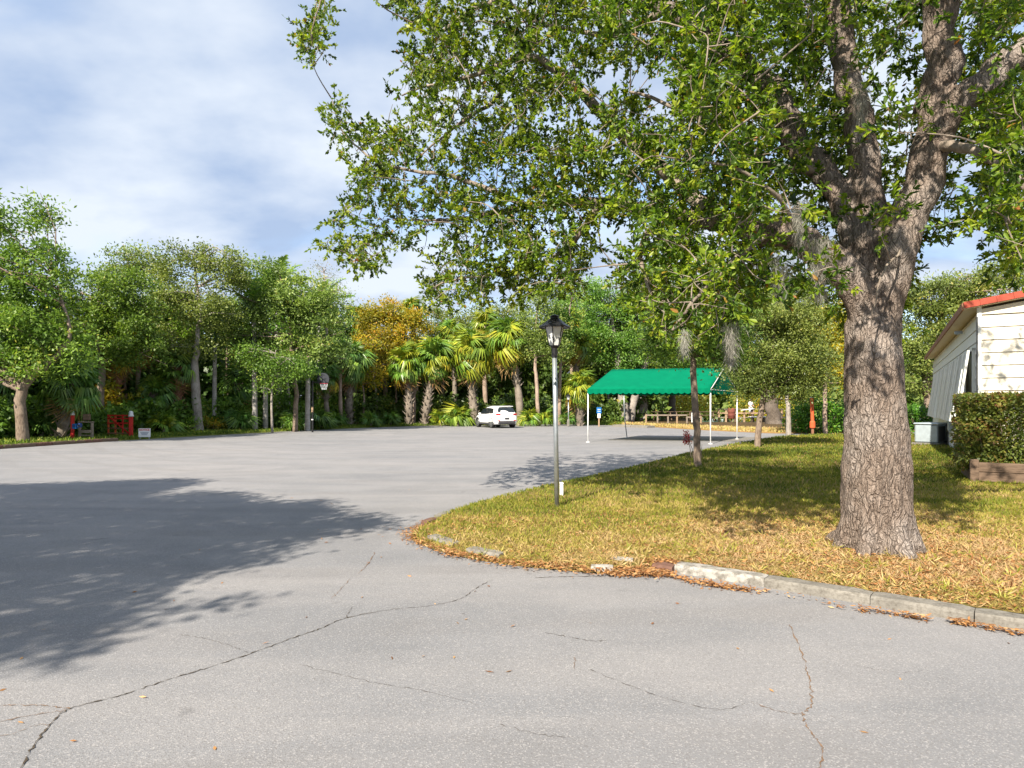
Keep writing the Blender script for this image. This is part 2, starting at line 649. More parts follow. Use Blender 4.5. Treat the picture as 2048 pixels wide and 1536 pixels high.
def earth(name, c1, c2, c3, s=.5):
    t = NT(name)
    v = t.coord('Object')
    n = t.noise(v, s, 6, .65)
    n2 = t.noise(v, s * 12, 5, .65)
    a = t.ramp(n, [(.35, c1), (.65, c2)])
    a = t.mix(t.ramp(n2, [(.45, 0.0), (.65, .7)]), a, c3)
    return t.done(t.bsdf(a, .95, .05, 0, t.bump(n2, .8, .05)))


M['ground'] = earth('forest_floor', (.045, .035, .02), (.09, .065, .035), (.16, .10, .045))
M['verge'] = earth('verge_grass', (.07, .105, .02), (.13, .16, .03), (.20, .17, .06), .9)
M['verge_dry'] = earth('dry_verge', (.17, .12, .045), (.27, .165, .065), (.34, .19, .08), .9)


def concrete(name, c=(.225, .21, .185), white=0.0):
    t = NT(name)
    v = t.coord('Object')
    n = t.noise(v, 5, 6, .65)
    n2 = t.noise(v, 30, 5, .7)
    a = t.ramp(n, [(.3, tuple(x * .68 for x in c)), (.6, c)])
    a = t.mix(t.ramp(n2, [(.46, 0.0), (.66, .75)]), a, (.10, .09, .075))
    if white:
        a = t.mix(t.ramp(t.noise(v, 9, 5, .7), [(.44, white), (.56, 0.0)]), a, (.56, .54, .51))
    return t.done(t.bsdf(a, .9, .15, 0, t.bump(n2, .6, .012)))


M['concrete'] = concrete('concrete')
M['concrete_white'] = concrete('painted_concrete', (.23, .215, .19), .4)
M['brick_dark'] = plain('old_kerb_red', (.15, .085, .065), .9, .1, 0, .3, 9, .4)
M['galv'] = plain('galvanised_steel', (.40, .44, .47), .42, .5, .75, .22, 11, .12)
M['black'] = plain('black_metal', (.012, .012, .014), .4, .45, 0, .2)
M['frost'] = None
t_ = NT('frosted_glass')
M['frost'] = t_.done(t_.bsdf((.72, .74, .74), .35, .5, 0, None, **{'Transmission Weight': .25}))
M['white_paint'] = plain('white_paint', (.76, .76, .74), .5, .35, 0, .06)
M['white_pole'] = plain('white_pole', (.78, .78, .77), .4, .4, 0, .05)
M['crack'] = plain('crack_dirt', (.085, .07, .055), .95, .05, 0, .4, 20)
M['crack_rust'] = plain('crack_sand', (.20, .13, .085), .95, .05, 0, .35, 20)


def canvas():
    t = NT('green_canvas')
    v = t.coord('Object')
    n = t.noise(v, 3, 5)
    n2 = t.noise(v, .9, 3)
    a = t.ramp(n, [(.3, (.0005, .165, .086)), (.7, (.001, .195, .10))])
    tl = t.node('BsdfTranslucent')
    tl.inputs[0].default_value = (.0005, .19, .09, 1)
    ms = t.node('MixShader')
    ms.inputs[0].default_value = .25
    t.l.new(t.bsdf(a, .9, .06, 0, t.bump(n2, .35, .08)), ms.inputs[1])
    t.l.new(tl.outputs[0], ms.inputs[2])
    return t.done(ms.outputs[0])


M['canvas'] = canvas()
M['siding'] = plain('cream_siding', (.68, .635, .53), .6, .3, 0, .07, 2.5)
M['trim_white'] = plain('white_trim', (.70, .71, .68), .5, .35, 0, .05)
M['soffit'] = plain('soffit_cream', (.62, .54, .40), .7, .2, 0, .06)
M['roof_red'] = plain('red_roof_edge', (.34, .065, .04), .7, .2, 0, .25, 7, .3)
M['roof_brown'] = plain('brown_fascia', (.27, .14, .085), .8, .15, 0, .2, 7)
M['dark_gap'] = plain('dark_window', (.03, .035, .035), .2, .5, 0, .2)
M['ac_grey'] = plain('grey_painted_metal', (.36, .42, .46), .45, .4, .2, .1)
M['ac_dark'] = plain('condenser_grille', (.05, .055, .06), .6, .3, 0, .3, 30)
M['wood_grey'] = wood('weathered_wood', (.25, .205, .165))
M['wood_dark'] = wood('dark_timber', (.15, .105, .075))
M['wood_tan'] = wood('tan_timber', (.36, .25, .16))
M['red_paint'] = plain('red_paint', (.50, .022, .018), .55, .3, 0, .22, 9)
M['orange_paint'] = plain('orange_red_paint', (.52, .10, .035), .6, .25, 0, .15, 9)
M['blue_paint'] = plain('blue_paint', (.008, .12, .36), .5, .3, 0, .12)
M['blue_dark'] = plain('dark_blue_paint', (.02, .045, .16), .5, .3, 0, .12)
M['lamp_cap'] = plain('pale_lamp_cap', (.55, .57, .58), .35, .5, .2, .1)
M['car_white'] = None
t_ = NT('car_white')
M['car_white'] = t_.done(t_.bsdf((.80, .80, .80), .25, .5, 0, None, **{'Coat Weight': .6, 'Coat Roughness': .06}))
M['car_glass'] = plain('car_glass', (.012, .018, .022), .06, .7, 0, .1)
M['car_black'] = plain('car_plastic', (.05, .05, .055), .6, .3, 0, .15)
M['tyre'] = plain('tyre_rubber', (.022, .022, .022), .85, .2, 0, .2)
M['rim'] = plain('alloy_rim', (.42, .43, .44), .35, .5, .8, .1)
M['tail_red'] = plain('tail_light', (.42, .012, .015), .15, .6, 0, .1)
M['board_grey'] = plain('backboard_grey', (.028, .032, .042), .6, .3, 0, .12)
M['net'] = plain('white_net', (.65, .67, .70), .8, .1, 0, .05)
M['sign_white'] = plain('sign_white', (.72, .74, .74), .5, .3, 0, .06)
M['sign_red'] = plain('sign_red_print', (.50, .03, .05), .5, .3, 0, .06)
M['sign_ink'] = plain('sign_ink', (.10, .14, .24), .5, .3, 0, .06)
M['skin'] = plain('skin', (.50, .28, .19), .6, .3, 0, .05)
M['cloth_white'] = plain('white_shirt', (.75, .75, .76), .8, .1, 0, .05)
M['cloth_pale'] = plain('pale_trousers', (.60, .62, .66), .8, .1, 0, .08)
M['hair'] = plain('dark_hair', (.05, .03, .02), .6, .2, 0, .1)
M['barrel'] = plain('rusty_brown_paint', (.17, .055, .04), .75, .2, 0, .35, 8)


def water_mat():
    t = NT('water')
    v = t.coord('Object')
    n = t.noise(v, 2.2, 4, .6)
    return t.done(t.bsdf((.10, .16, .14), .12, .5, 0, t.bump(n, .15, .06)))


M['water'] = water_mat()

# ================================================================== THE SETTING
# edge of the asphalt lot as seen from the camera: pixel x -> distance
EDGE_PX = [(-900, 985), (-500, 941), (-200, 914), (0, 898), (150, 887.5), (300, 878), (450, 869.5), (600, 861.5), (750, 855), (870, 851), (1000, 849.5), (1140, 849), (1235, 851), (1300, 854), (1400, 860), (1480, 864), (1560, 867), (1700, 866), (1900, 864), (2300, 863)]
EDGE = [G(x, y) for x, y in EDGE_PX]
_ea = np.array([p.x / p.y for p in EDGE])
_ed = np.array([p.y for p in EDGE])


def edge_d(x, y):
    return np.interp(np.asarray(x) / np.maximum(np.asarray(y), 1), _ea, _ed)


def sstep(a, b, v):
    t = np.clip((v - a) / (b - a), 0, 1)
    return t * t * (3 - 2 * t)


def gz(x, y):
    """height of the natural ground round the lot"""
    x, y = np.asarray(x, float), np.asarray(y, float)
    z = -.05 + .22 * sstep(0, 7, y - edge_d(x, y)) * (y > 5)
    a = x / np.maximum(y, 1)
    basin = sstep(57, 61, y) * sstep(.275, .30, a)
    return z * (1 - basin) - 2.2 * basin


gx = np.concatenate([np.linspace(-600, -90, 8), np.linspace(-80, 80, 81), np.linspace(90, 600, 8)])
gy = np.concatenate([np.linspace(-300, -20, 6), np.linspace(-10, 130, 71), np.linspace(140, 900, 10)])
GX, GY = np.meshgrid(gx, gy)
GV = np.stack([GX.ravel(), GY.ravel(), gz(GX.ravel(), GY.ravel())], 1)
nx_, ny_ = len(gx), len(gy)
ii = (np.arange(ny_ - 1)[:, None] * nx_ + np.arange(nx_ - 1)[None, :]).ravel()
tag(np_mesh('ground', GV, np.stack([ii, ii + 1, ii + 1 + nx_, ii + nx_], 1), M['ground'], smooth=True),
    'leaf strewn forest floor round the car park', kind='structure')

lot = [(p.x, p.y) for p in EDGE]
lot_poly = lot + [(75, 30), (75, -40), (-75, -40), (-75, 8)]
mb = MB()
mb.add([(x, y, 0) for x, y in lot_poly], [tuple(range(len(lot_poly) - 1, -1, -1))])
asphalt_o = tag(mb.build('asphalt', M['asphalt']), 'worn pale grey asphalt of the car park', kind='structure')

# water behind the jetty
mb = MB()
mb.add([(13, 56, -.55), (160, 56, -.55), (160, 118, -.55), (13, 118, -.55)], [(0, 1, 2, 3)])
tag(mb.build('water', M['water']), 'grey green creek water behind the jetty', kind='structure')

# grass verge along the far edge
vs_, fs = [], []
path = smooth_path([(p.x, p.y) for p in EDGE], 4)
for i, p in enumerate(path):
    a = np.array(p)
    r = a / np.linalg.norm(a)
    for k, (o, z) in enumerate(((-.05, .006), (.12, .05), (1.2, .09), (3.2, .14), (4.6, .0))):
        q = a + r * o
        if k:
            q = q + r * .12 * mnoise.noise((i * .7, k, 3))
        vs_.append((q[0], q[1], z + .02 * mnoise.noise((i * .9, k * 2, 7)) * (k > 0)))
for i in range(len(path) - 1):
    for k in range(4):
        fs.append((i * 5 + k, i * 5 + 5 + k, i * 5 + 6 + k, i * 5 + 1 + k))
half = 4 * 13 * 4
tag(MB().add(vs_, fs[:half]).build('verge', M['verge'], smooth=True), 'green grass verge along the far edge of the lot', kind='structure')
tag(MB().add(vs_, fs[half:]).build('dry_verge', M['verge_dry'], smooth=True), 'dry leaf covered verge in front of the jetty', kind='structure')

# the lawn: an island with a rounded tip
LAWN_PX = [(1700, 871), (1570, 876), (1480, 889), (1400, 905), (1330, 921), (1240, 944), (1130, 968), (1010, 995), (930, 1018), (876, 1037), (838, 1058), (822, 1076), (846, 1091), (905, 1110), (1000, 1128), (1100, 1139), (1200, 1147), (1290, 1145), (1345, 1134), (1480, 1155), (1680, 1188), (1870, 1218), (2048, 1243)]
outer = [np.array((G(x, y).x, G(x, y).y)) for x, y in LAWN_PX]
outer = [outer[0]] + smooth_path(outer, 3)[1:]
outer += [np.array((4.7, 4.15)), np.array((9.0, 2.45)), np.array((30, -6)), np.array((60, -6)), np.array((60, 28))]
NL = len(outer)
LZ = .10


def inset(poly, k):
    out = []
    n = len(poly)
    for i in range(n):
        a, b, c = poly[i - 1], poly[i], poly[(i + 1) % n]
        t = (c - a) / np.linalg.norm(c - a)
        out.append(b + np.array((-t[1], t[0])) * k)
    return out


l0, l1, l2 = outer, inset(outer, .10), inset(outer, .34)
ez = [.004 if (k < 53 or k > NL - 3) else .056 for k in range(NL)]
vs_ = [(p[0], p[1], z) for p, z in zip(l0, ez)] + [(p[0], p[1], max(.05, z)) for p, z in zip(l1, ez)] + [(p[0], p[1], LZ) for p in l2]
fs = []
for r in range(2):
    for i in range(NL):
        fs.append((r * NL + i, r * NL + (i + 1) % NL, (r + 1) * NL + (i + 1) % NL, (r + 1) * NL + i))
fs.append(tuple(range(2 * NL, 3 * NL)))
tag(MB().add(vs_, fs).build('lawn', M['lawn']), 'patchy lawn island with a rounded tip under the big oak', kind='structure')
lawn_in = [tuple(p) for p in inset(outer, .015)]
_oa = np.array(outer)
_ob = np.roll(_oa, -1, 0)
_ez = np.array(ez)


def lawn_z(x, y):
    best = np.full(len(x), 1e9)
    bz = np.zeros(len(x))
    for a, b, z_ in zip(_oa, _ob, _ez):
        ab = b - a
        t = np.clip(((x - a[0]) * ab[0] + (y - a[1]) * ab[1]) / (ab @ ab), 0, 1)
        dd = np.hypot(x - a[0] - t * ab[0], y - a[1] - t * ab[1])
        k = dd < best
        best[k], bz[k] = dd[k], z_
    return np.where(best < .1, bz + (np.maximum(.05, bz) - bz) * best / .1, np.maximum(.05, bz) + (LZ - np.maximum(.05, bz)) * np.clip((best - .1) / .24, 0, 1))

# ---- grass blades on the lawn
TRUNK = P(1752, 1095, 6.65)
TRUNK.z = LZ


def scatter(n, x0, x1, y0, y1, poly, dens):
    x = rng.uniform(x0, x1, n)
    y = rng.uniform(y0, y1, n)
    k = in_poly(x, y, poly) & (rng.uniform(size=n) < dens(x, y))
    k &= np.abs(x / y) < .86
    return x[k], y[k]


def frame_ok(x, y):
    return 1.0


gxs, gys = [], []
for (y0, y1, x0, x1, per) in ((3.6, 7.2, -2, 6.5, 2300), (7.2, 10, -2.2, 9, 1300), (10, 15, -1, 13, 560), (15, 22, 1, 19, 260), (22, 36, 3, 30, 105)):
    n = int((x1 - x0) * (y1 - y0) * per)
    a, b = scatter(n, x0, x1, y0, y1, lawn_in, lambda x, y: np.ones(len(x)))
    gxs.append(a)
    gys.append(b)
gxa, gya = np.concatenate(gxs), np.concatenate(gys)
nz = vnoise(gxa, gya, .9, 3.3) * .5 + vnoise(gxa, gya, 3.1, 9.1) * .5
rt = np.hypot(gxa - TRUNK.x, gya - TRUNK.y)
dry = np.interp(gya, [4, 6, 7.5, 9.5, 12, 20, 34], [.88, .82, .66, .55, .36, .28, .30]) + .28 * np.exp(-(rt / 2.0) ** 2)
dry = dry - .12 * sstep(1.5, -1, gxa)
tint = np.clip(dry + nz * .55 + rng.normal(0, .13, len(gxa)), 0, 1)
keep = (rng.uniform(size=len(gxa)) < np.clip(1.25 - .75 * np.exp(-(rt / 1.6) ** 2) + nz * .9, .15, 1)) & (rt > .45)
gxa, gya, tint = gxa[keep], gya[keep], tint[keep]
n = len(gxa)
pos = np.stack([gxa, gya, lawn_z(gxa, gya) - .004], 1)
lean = np.clip(.45 + tint * .8, 0, 1.5)[:, None]
d = np.stack([rng.normal(size=n), rng.normal(size=n), np.zeros(n)], 1)
d = unit(d) * lean * rng.uniform(.3, 1.2, (n, 1)) + np.array([[0, 0, .75]])
far = np.clip(gya / 7, .85, 4.2)
L = rng.uniform(.035, .075, n) * far ** .45
W = rng.uniform(.006, .011, n) * far
leaves('grass_blades', pos, d, rand_dirs(n), L, W, tint, M['grass'], fine=False, kind='stuff')['label'] = 'short patchy lawn grass, green and straw coloured'

# coarse straw tufts in the dry front of the lawn
tx, ty = scatter(2600, -2, 6.5, 4, 8.2, lawn_in, lambda x, y: np.where(y < 7.2, .55, .25))
n = len(tx) * 9
c = np.repeat(np.stack([tx, ty, lawn_z(tx, ty)], 1), 9, 0)
d = rng.normal(size=(n, 3))
d[:, 2] = np.abs(d[:, 2]) * .55 + .12
tt = np.clip(np.repeat(rng.uniform(.45, 1, len(tx)), 9) + rng.normal(0, .1, n), 0, 1)
leaves('dry_grass_tufts', c + rng.normal(0, .008, (n, 3)) * np.array([1, 1, 0]), d, rand_dirs(n), rng.uniform(.05, .13, n), rng.uniform(.006, .012, n), tt, M['grass'], fine=False, kind='stuff')['label'] = 'spiky pale tufts of dead grass on the lawn'

# ---- grass on the verge
nv = 26000
ang = rng.uniform(-.95, .50, nv)
ed = np.interp(ang, _ea, _ed)
off = rng.uniform(.02, 1, nv) ** 1.4 * 3.4
yy = ed + off
xx = ang * yy
zv = np.interp(off, [0, .12, 1.2, 3.2], [.02, .05, .09, .14])
tv = np.clip(np.where(ang > .17, .9, .22) + rng.normal(0, .16, nv), 0, 1)
d = np.stack([rng.normal(0, .5, nv), rng.normal(0, .5, nv), np.ones(nv) * .8], 1)
leaves('verge_grass', np.stack([xx, yy, zv - .01], 1), d, rand_dirs(nv), rng.uniform(.08, .22, nv), rng.uniform(.03, .07, nv), tv, M['grass'], fine=False, kind='stuff')['label'] = 'longer grass along the far edge of the asphalt'

# ---- fallen leaves
lp = []


def along(pxs, n, w, z, jitter=1.0):
    q = smooth_path([(G(x, y).x, G(x, y).y) for x, y in pxs], 6)
    q = np.array(q)
    t = rng.uniform(0, len(q) - 1.001, n)
    i = t.astype(int)
    f = (t - i)[:, None]
    b = q[i] * (1 - f) + q[i + 1] * f
    b = b + rng.normal(0, w, (n, 2)) * jitter
    lp.append(np.column_stack([b, z + rng.uniform(0, .035, n)]))


along([(868, 1046), (836, 1064), (836, 1078), (868, 1094), (930, 1112)], 2000, .085, .012)
along([(900, 1106), (1000, 1124), (1100, 1134), (1210, 1142), (1300, 1144)], 2900, .10, .02)
along([(1215, 1150), (1290, 1152), (1325, 1148)], 600, .05, .004)
along([(1335, 1153), (1400, 1168), (1450, 1176), (1500, 1183)], 520, .035, .004)
along([(1296, 1134), (1325, 1136), (1352, 1139)], 420, .05, .05)
along([(1720, 1222), (1800, 1232), (1850, 1244)], 190, .016, .004)
along([(1905, 1247), (1950, 1254), (2060, 1274)], 260, .022, .004)
along([(1500, 1181), (1720, 1222)], 60, .04, .004)
lx, ly = scatter(85000, -2, 6.6, 4, 9, lawn_in, lambda x, y: np.clip(.22 + .75 * np.exp(-(np.hypot(x - 3.9, y - 5.6) / 2.0) ** 2) + vnoise(x, y, 1.3, 5) * .4, .05, 1))
lp.append(np.column_stack([lx, ly, lawn_z(lx, ly) + rng.uniform(0, .02, len(lx))]))
lx, ly = scatter(9000, 0, 20, 9, 30, lawn_in, lambda x, y: np.clip(.10 + .35 * (vnoise(x, y, .5, 8) > .15), 0, 1))
lp.append(np.column_stack([lx, ly, np.full(len(lx), LZ) + rng.uniform(0, .02, len(lx))]))
nn = 130
ax_, ay_ = rng.uniform(-4, 5, nn), rng.uniform(2.2, 12, nn)
ok = ~in_poly(ax_, ay_, [tuple(p) for p in outer])
lp.append(np.column_stack([ax_[ok], ay_[ok], np.full(ok.sum(), .006)]))
nn = 8000
ang = rng.uniform(.155, .43, nn)
yy = np.interp(ang, _ea, _ed) + rng.uniform(.1, 1, nn) ** 1.2 * 5
lp.append(np.column_stack([ang * yy, yy, rng.uniform(.08, .16, nn)]))
lp = np.concatenate(lp)
n = len(lp)
d = rng.normal(size=(n, 3))
d[:, 2] *= .16
nr = rng.normal(0, .35, (n, 3)) + np.array([[0, 0, 1]])
far = np.clip(lp[:, 1] / 9, 1, 3.5)
leaves('leaf_litter', lp, d, nr, rng.uniform(.028, .062, n) * far, rng.uniform(.009, .019, n) * far, np.clip(rng.beta(2, 2, n), 0, 1), M['litter'], fine=False, kind='stuff')['label'] = 'fallen brown oak leaves on the lawn and along the kerb'

# ---- kerb
kerb = empty('kerb', (0, 0, 0))
tag(kerb, 'low weathered concrete kerb round the lawn', kind='structure')


def kerb_block(a, b, w, h, mat, sink=.0, tilt=0.0, seed=0):
    a, b = Vector(a), Vector(b)
    ln = (b - a).length
    n = max(2, int(ln / .07))
    dr = (b - a).normalized()
    s = Vector((-dr.y, dr.x, 0))
    prof = [(-w / 2, 0), (-w / 2 * .96, h * .72), (-w / 2 * .70, h), (w / 2 * .8, h * 1.02), (w / 2, h * .8), (w / 2, 0)]
    vs_, fs = [], []
    for i in range(n + 1):
        c = a.lerp(b, i / n)
        e = 1 - .06 * (i in (0, n))
        for k, (u, z) in enumerate(prof):
            q = mnoise.noise((i * .5 + seed * 7, k * 1.3, seed)) * .012
            q2 = mnoise.noise((i * 1.7 + seed * 3, k * 2.3, seed + 5)) * .007
            vs_.append(c + s * (u * e + q) + Vector((0, 0, (z * e + q2 + tilt * u) - sink if z > 0 else -.03)))
    m = len(prof)
    for i in range(n):
        for k in range(m - 1):
            fs.append((i * m + k, i * m + k + 1, (i + 1) * m + k + 1, (i + 1) * m + k))
    fs.append(tuple(range(m)))
    fs.append(tuple(range((n + 1) * m - 1, n * m - 1, -1)))
    return MB().add(vs_, fs).build('kerb_block', mat, kerb)


kl = [(1352, 1146), (1535, 1176), (1750, 1213), (1960, 1249), (2130, 1277)]
kp = [G(x, y) for x, y in kl]
kin = [p + Vector((.035, .10, 0)) for p in kp]
for i in range(len(kin) - 1):
    a, b = kin[i], kin[i + 1]
    g_ = (b - a).normalized() * .0025
    kerb_block(a + g_, b - g_, .19, .075, M['concrete_white'] if i < 1 else M['concrete'], 0, .02 * random.uniform(-1, 1), i + 1)
a = kin[-1]
kerb_block(a, (4.55, 4.05, 0), .17, .115, M['concrete'], 0, 0, 20)
kerb_block((4.6, 4.02, 0), (8.9, 2.3, 0), .17, .115, M['concrete'], 0, 0, 21)
kerb_block(G(1308, 1139), G(1348, 1145), .12, .07, M['brick_dark'], 0, .1, 9)
for k, (x0, y0, x1, y1, w, h, m) in enumerate(((862, 1084, 912, 1101, .12, .10, 'concrete'), (938, 1110, 1004, 1122, .11, .095, 'concrete'), (1221, 1133, 1266, 1135, .09, .10, 'concrete_white'), (1182, 1143, 1226, 1145, .07, .075, 'concrete_white'), (874, 1044, 898, 1036, .10, .10, 'concrete'), (850, 1056, 874, 1048, .13, .10, 'brick_dark'))):
    kerb_block(G(x0, y0), G(x1, y1), w, h, M[m], .01, .05, 30 + k)
# low kerb along the left verge and the pale kerb stones on the far right
for k in range(8):
    x0, x1 = -30 + k * 33, -30 + k * 33 + 32.4
    y0, y1 = np.interp([x0, x1], [e[0] for e in EDGE_PX], [e[1] for e in EDGE_PX])
    kerb_block(G(x0, y0 - .3), G(x1, y1 - .3), .2, .14, M['wood_dark'] if k % 3 else M['brick_dark'], 0, 0, 50 + k)
kerb_block(G(1232, 853.2), G(1268, 854.4), .9, .16, M['concrete'], 0, 0, 70)
kerb_block(G(1268.6, 854.4), G(1302, 855.6), .9, .15, M['concrete'], 0, 0, 71)

# ---- cracks in the asphalt: thin dirt filled seams
def crack(pxs, w, mat, seed):
    pts = [G(x, y) for x, y in pxs]
    q = smooth_path([(p.x, p.y) for p in pts], 14)
    vs_, fs = [], []
    n = len(q)
    for i, p in enumerate(q):
        t = q[min(i + 1, n - 1)] - q[max(i - 1, 0)]
        t = t / (np.linalg.norm(t) + 1e-9)
        s = np.array((-t[1], t[0]))
        j = .016 * mnoise.noise((i * .55, seed, 1)) + .012 * mnoise.noise((i * 1.9, seed, 5))
        ww = w * max(.05, .5 + 1.1 * mnoise.noise((i * .35, seed, 9)) + .5 * mnoise.noise((i * 1.3, seed, 2))) * min(1, (n - i) / 8)
        for e in (-.5, .5):
            r_ = p + s * (j + e * ww)
            vs_.append((r_[0], r_[1], .004))
    for i in range(n - 1):
        fs.append((2 * i, 2 * i + 2, 2 * i + 3, 2 * i + 1))
    return MB().add(vs_, fs).build('crack', mat, asphalt_o)


crack([(30, 1560), (60, 1505), (100, 1450), (140, 1418), (240, 1392), (330, 1362), (420, 1335), (500, 1308), (590, 1275), (640, 1258), (690, 1237), (760, 1222)], .012, M['crack'], 1)
crack([(690, 1237), (780, 1220), (860, 1212), (920, 1198), (955, 1175), (985, 1160)], .008, M['crack'], 2)
crack([(140, 1418), (80, 1412), (0, 1412), (-60, 1416)], .009, M['crack_rust'], 3)
crack([(130, 1422), (60, 1432), (-40, 1452)], .008, M['crack_rust'], 4)
crack([(1070, 1156), (1130, 1154), (1200, 1153)], .016, M['crack'], 5)
crack([(1580, 1250), (1605, 1310), (1620, 1370), (1622, 1410), (1606, 1430), (1618, 1460), (1645, 1500), (1636, 1545)], .010, M['crack_rust'], 6)
crack([(1606, 1430), (1560, 1424), (1500, 1405)], .006, M['crack_rust'], 7)
crack([(1090, 1266), (1140, 1275), (1180, 1282), (1215, 1282)], .008, M['crack'], 8)
crack([(750, 1105), (735, 1130), (715, 1148)], .010, M['crack_rust'], 9)
crack([(700, 1158), (676, 1185), (660, 1200)], .006, M['crack_rust'], 10)
crack([(1150, 1315), (1148, 1342)], .006, M['crack_rust'], 11)
crack([(600, 1330), (680, 1350), (760, 1368), (860, 1385), (960, 1412)], .004, M['crack'], 12)
crack([(1180, 1340), (1260, 1372), (1340, 1400), (1440, 1420), (1500, 1405)], .004, M['crack'], 13)
crack([(690, 1237), (700, 1222), (706, 1212)], .006, M['crack'], 14)
crack([(360, 1270), (410, 1278), (460, 1292), (500, 1308)], .004, M['crack'], 15)
crack([(1000, 1450), (1080, 1470), (1150, 1476)], .004, M['crack'], 16)
crack([(100, 1450), (70, 1452), (20, 1470), (-40, 1475)], .005, M['crack_rust'], 17)
crack([(1700, 1330), (1790, 1345), (1850, 1342)], .003, M['crack'], 18)

# ================================================================== THE BIG OAK
oak = empty('oak_tree', TRUNK, 0, 'huge oak on the lawn with pale furrowed trunk and low spreading limbs', 'tree')
OI = Matrix.Translation(TRUNK).inverted()

LIMBS = {   # pixel x, pixel y, distance, radius
    'R': [(1756, 720, 6.65, .20), (1766, 620, 6.62, .185), (1794, 505, 6.55, .18), (1836, 385, 6.5, .185), (1862, 285, 6.45, .165), (1876, 180, 6.4, .165), (1880, 60, 6.35, .15), (1888, -90, 6.3, .13), (1905, -330, 6.2, .09), (1960, -700, 6.2, .04)],
    'R2': [(1858, 300, 6.45, .15), (1903, 222, 6.3, .135), (1972, 163, 6.1, .13), (2050, 102, 5.9, .12), (2250, -10, 5.6, .09), (2600, -150, 5.4, .05)],
    'M': [(1744, 690, 6.7, .19), (1740, 540, 6.75, .17), (1736, 420, 6.8, .15), (1726, 300, 6.85, .15), (1704, 190, 6.9, .135), (1686, 80, 7.0, .12), (1668, -60, 7.1, .10), (1640, -350, 7.3, .06)],
    'L': [(1742, 680, 6.65, .19), (1716, 590, 6.6, .165), (1668, 525, 6.55, .15), (1604, 482, 6.6, .155), (1540, 462, 6.8, .15), (1440, 446, 7.4, .12), (1330, 428, 8.2, .10), (1200, 405, 8.9, .08), (1060, 412, 9.4, .055), (900, 440, 9.8, .035), (720, 436, 10.2, .015)],
    'L2': [(1730, 600, 6.75, .14), (1696, 440, 6.9, .115), (1640, 335, 7.1, .15), (1578, 262, 7.3, .14), (1556, 180, 7.5, .135), (1505, 148, 7.7, .13), (1430, 80, 8.0, .12), (1330, 12, 8.4, .11), (1200, -70, 8.8, .085), (1000, -180, 9.3, .05)],
}
THIN = {
    'B1': [(1440, 446, 7.4, .10), (1350, 360, 8.0, .09), (1262, 282, 8.6, .085), (1192, 214, 8.9, .075), (1122, 146, 9.2, .065), (1046, 114, 9.4, .055), (950, 150, 9.6, .035), (800, 188, 9.9, .012)],
    'B2': [(1046, 114, 9.4, .04), (1000, 190, 9.6, .032), (930, 240, 9.8, .025), (830, 320, 10, .01)],
    'B4': [(1060, 412, 9.4, .045), (900, 352, 9.9, .032), (770, 330, 10.3, .02), (690, 270, 10.5, .012), (662, 195, 10.6, .006)],
    'B5': [(1200, 405, 8.9, .05), (1130, 500, 9.2, .035), (1020, 545, 9.6, .025), (900, 560, 9.9, .015), (850, 590, 10, .008)],
    'B6': [(1200, -70, 8.8, .06), (1040, -20, 9.2, .045), (930, 30, 9.5, .035), (860, 90, 9.7, .02), (815, 160, 9.8, .01)],
    'B7': [(1130, 470, 9.1, .028), (1142, 560, 9.1, .02), (1140, 632, 9.1, .008)],
    'B8': [(1540, 462, 6.8, .035), (1470, 520, 6.2, .026), (1420, 570, 5.8, .018), (1370, 620, 5.5, .011), (1345, 660, 5.4, .008)],
    'B9': [(1600, 482, 6.6, .03), (1560, 400, 6.2, .022), (1480, 340, 6.0, .015), (1380, 320, 6.0, .008)],
    'B10': [(1330, 428, 8.2, .05), (1280, 500, 7.8, .035), (1300, 580, 7.4, .02), (1280, 610, 7.3, .01)],
    'B11': [(1640, 335, 7.1, .06), (1540, 330, 7.0, .045), (1400, 240, 7.3, .03), (1260, 180, 7.8, .015)],
    'B12': [(1330, 12, 8.4, .06), (1250, 70, 8.8, .04), (1150, 60, 9.1, .03), (1040, 40, 9.4, .015)],
    'B13': [(1860, 290, 6.45, .06), (1940, 300, 6.0, .045), (2010, 340, 5.8, .03), (2090, 420, 5.7, .015)],
    'B14': [(1800, 500, 6.3, .012), (1760, 560, 5.95, .008), (1745, 640, 5.9, .004)],
    'B15': [(2050, 102, 5.9, .07), (2100, 260, 6.4, .05), (2080, 400, 7.0, .03), (2050, 520, 7.4, .012)],
    'B16': [(1200, -70, 8.8, .06), (1000, -150, 8.9, .05), (800, -120, 8.9, .03), (660, -40, 8.9, .015), (622, 80, 8.9, .006)],
}


def limb3(lst, k=4):
    q = smooth_path([(*P(a, b, c), r) for a, b, c, r in lst], k)
    return [Vector(p[:3]) for p in q], [max(float(p[3]), .004) for p in q]


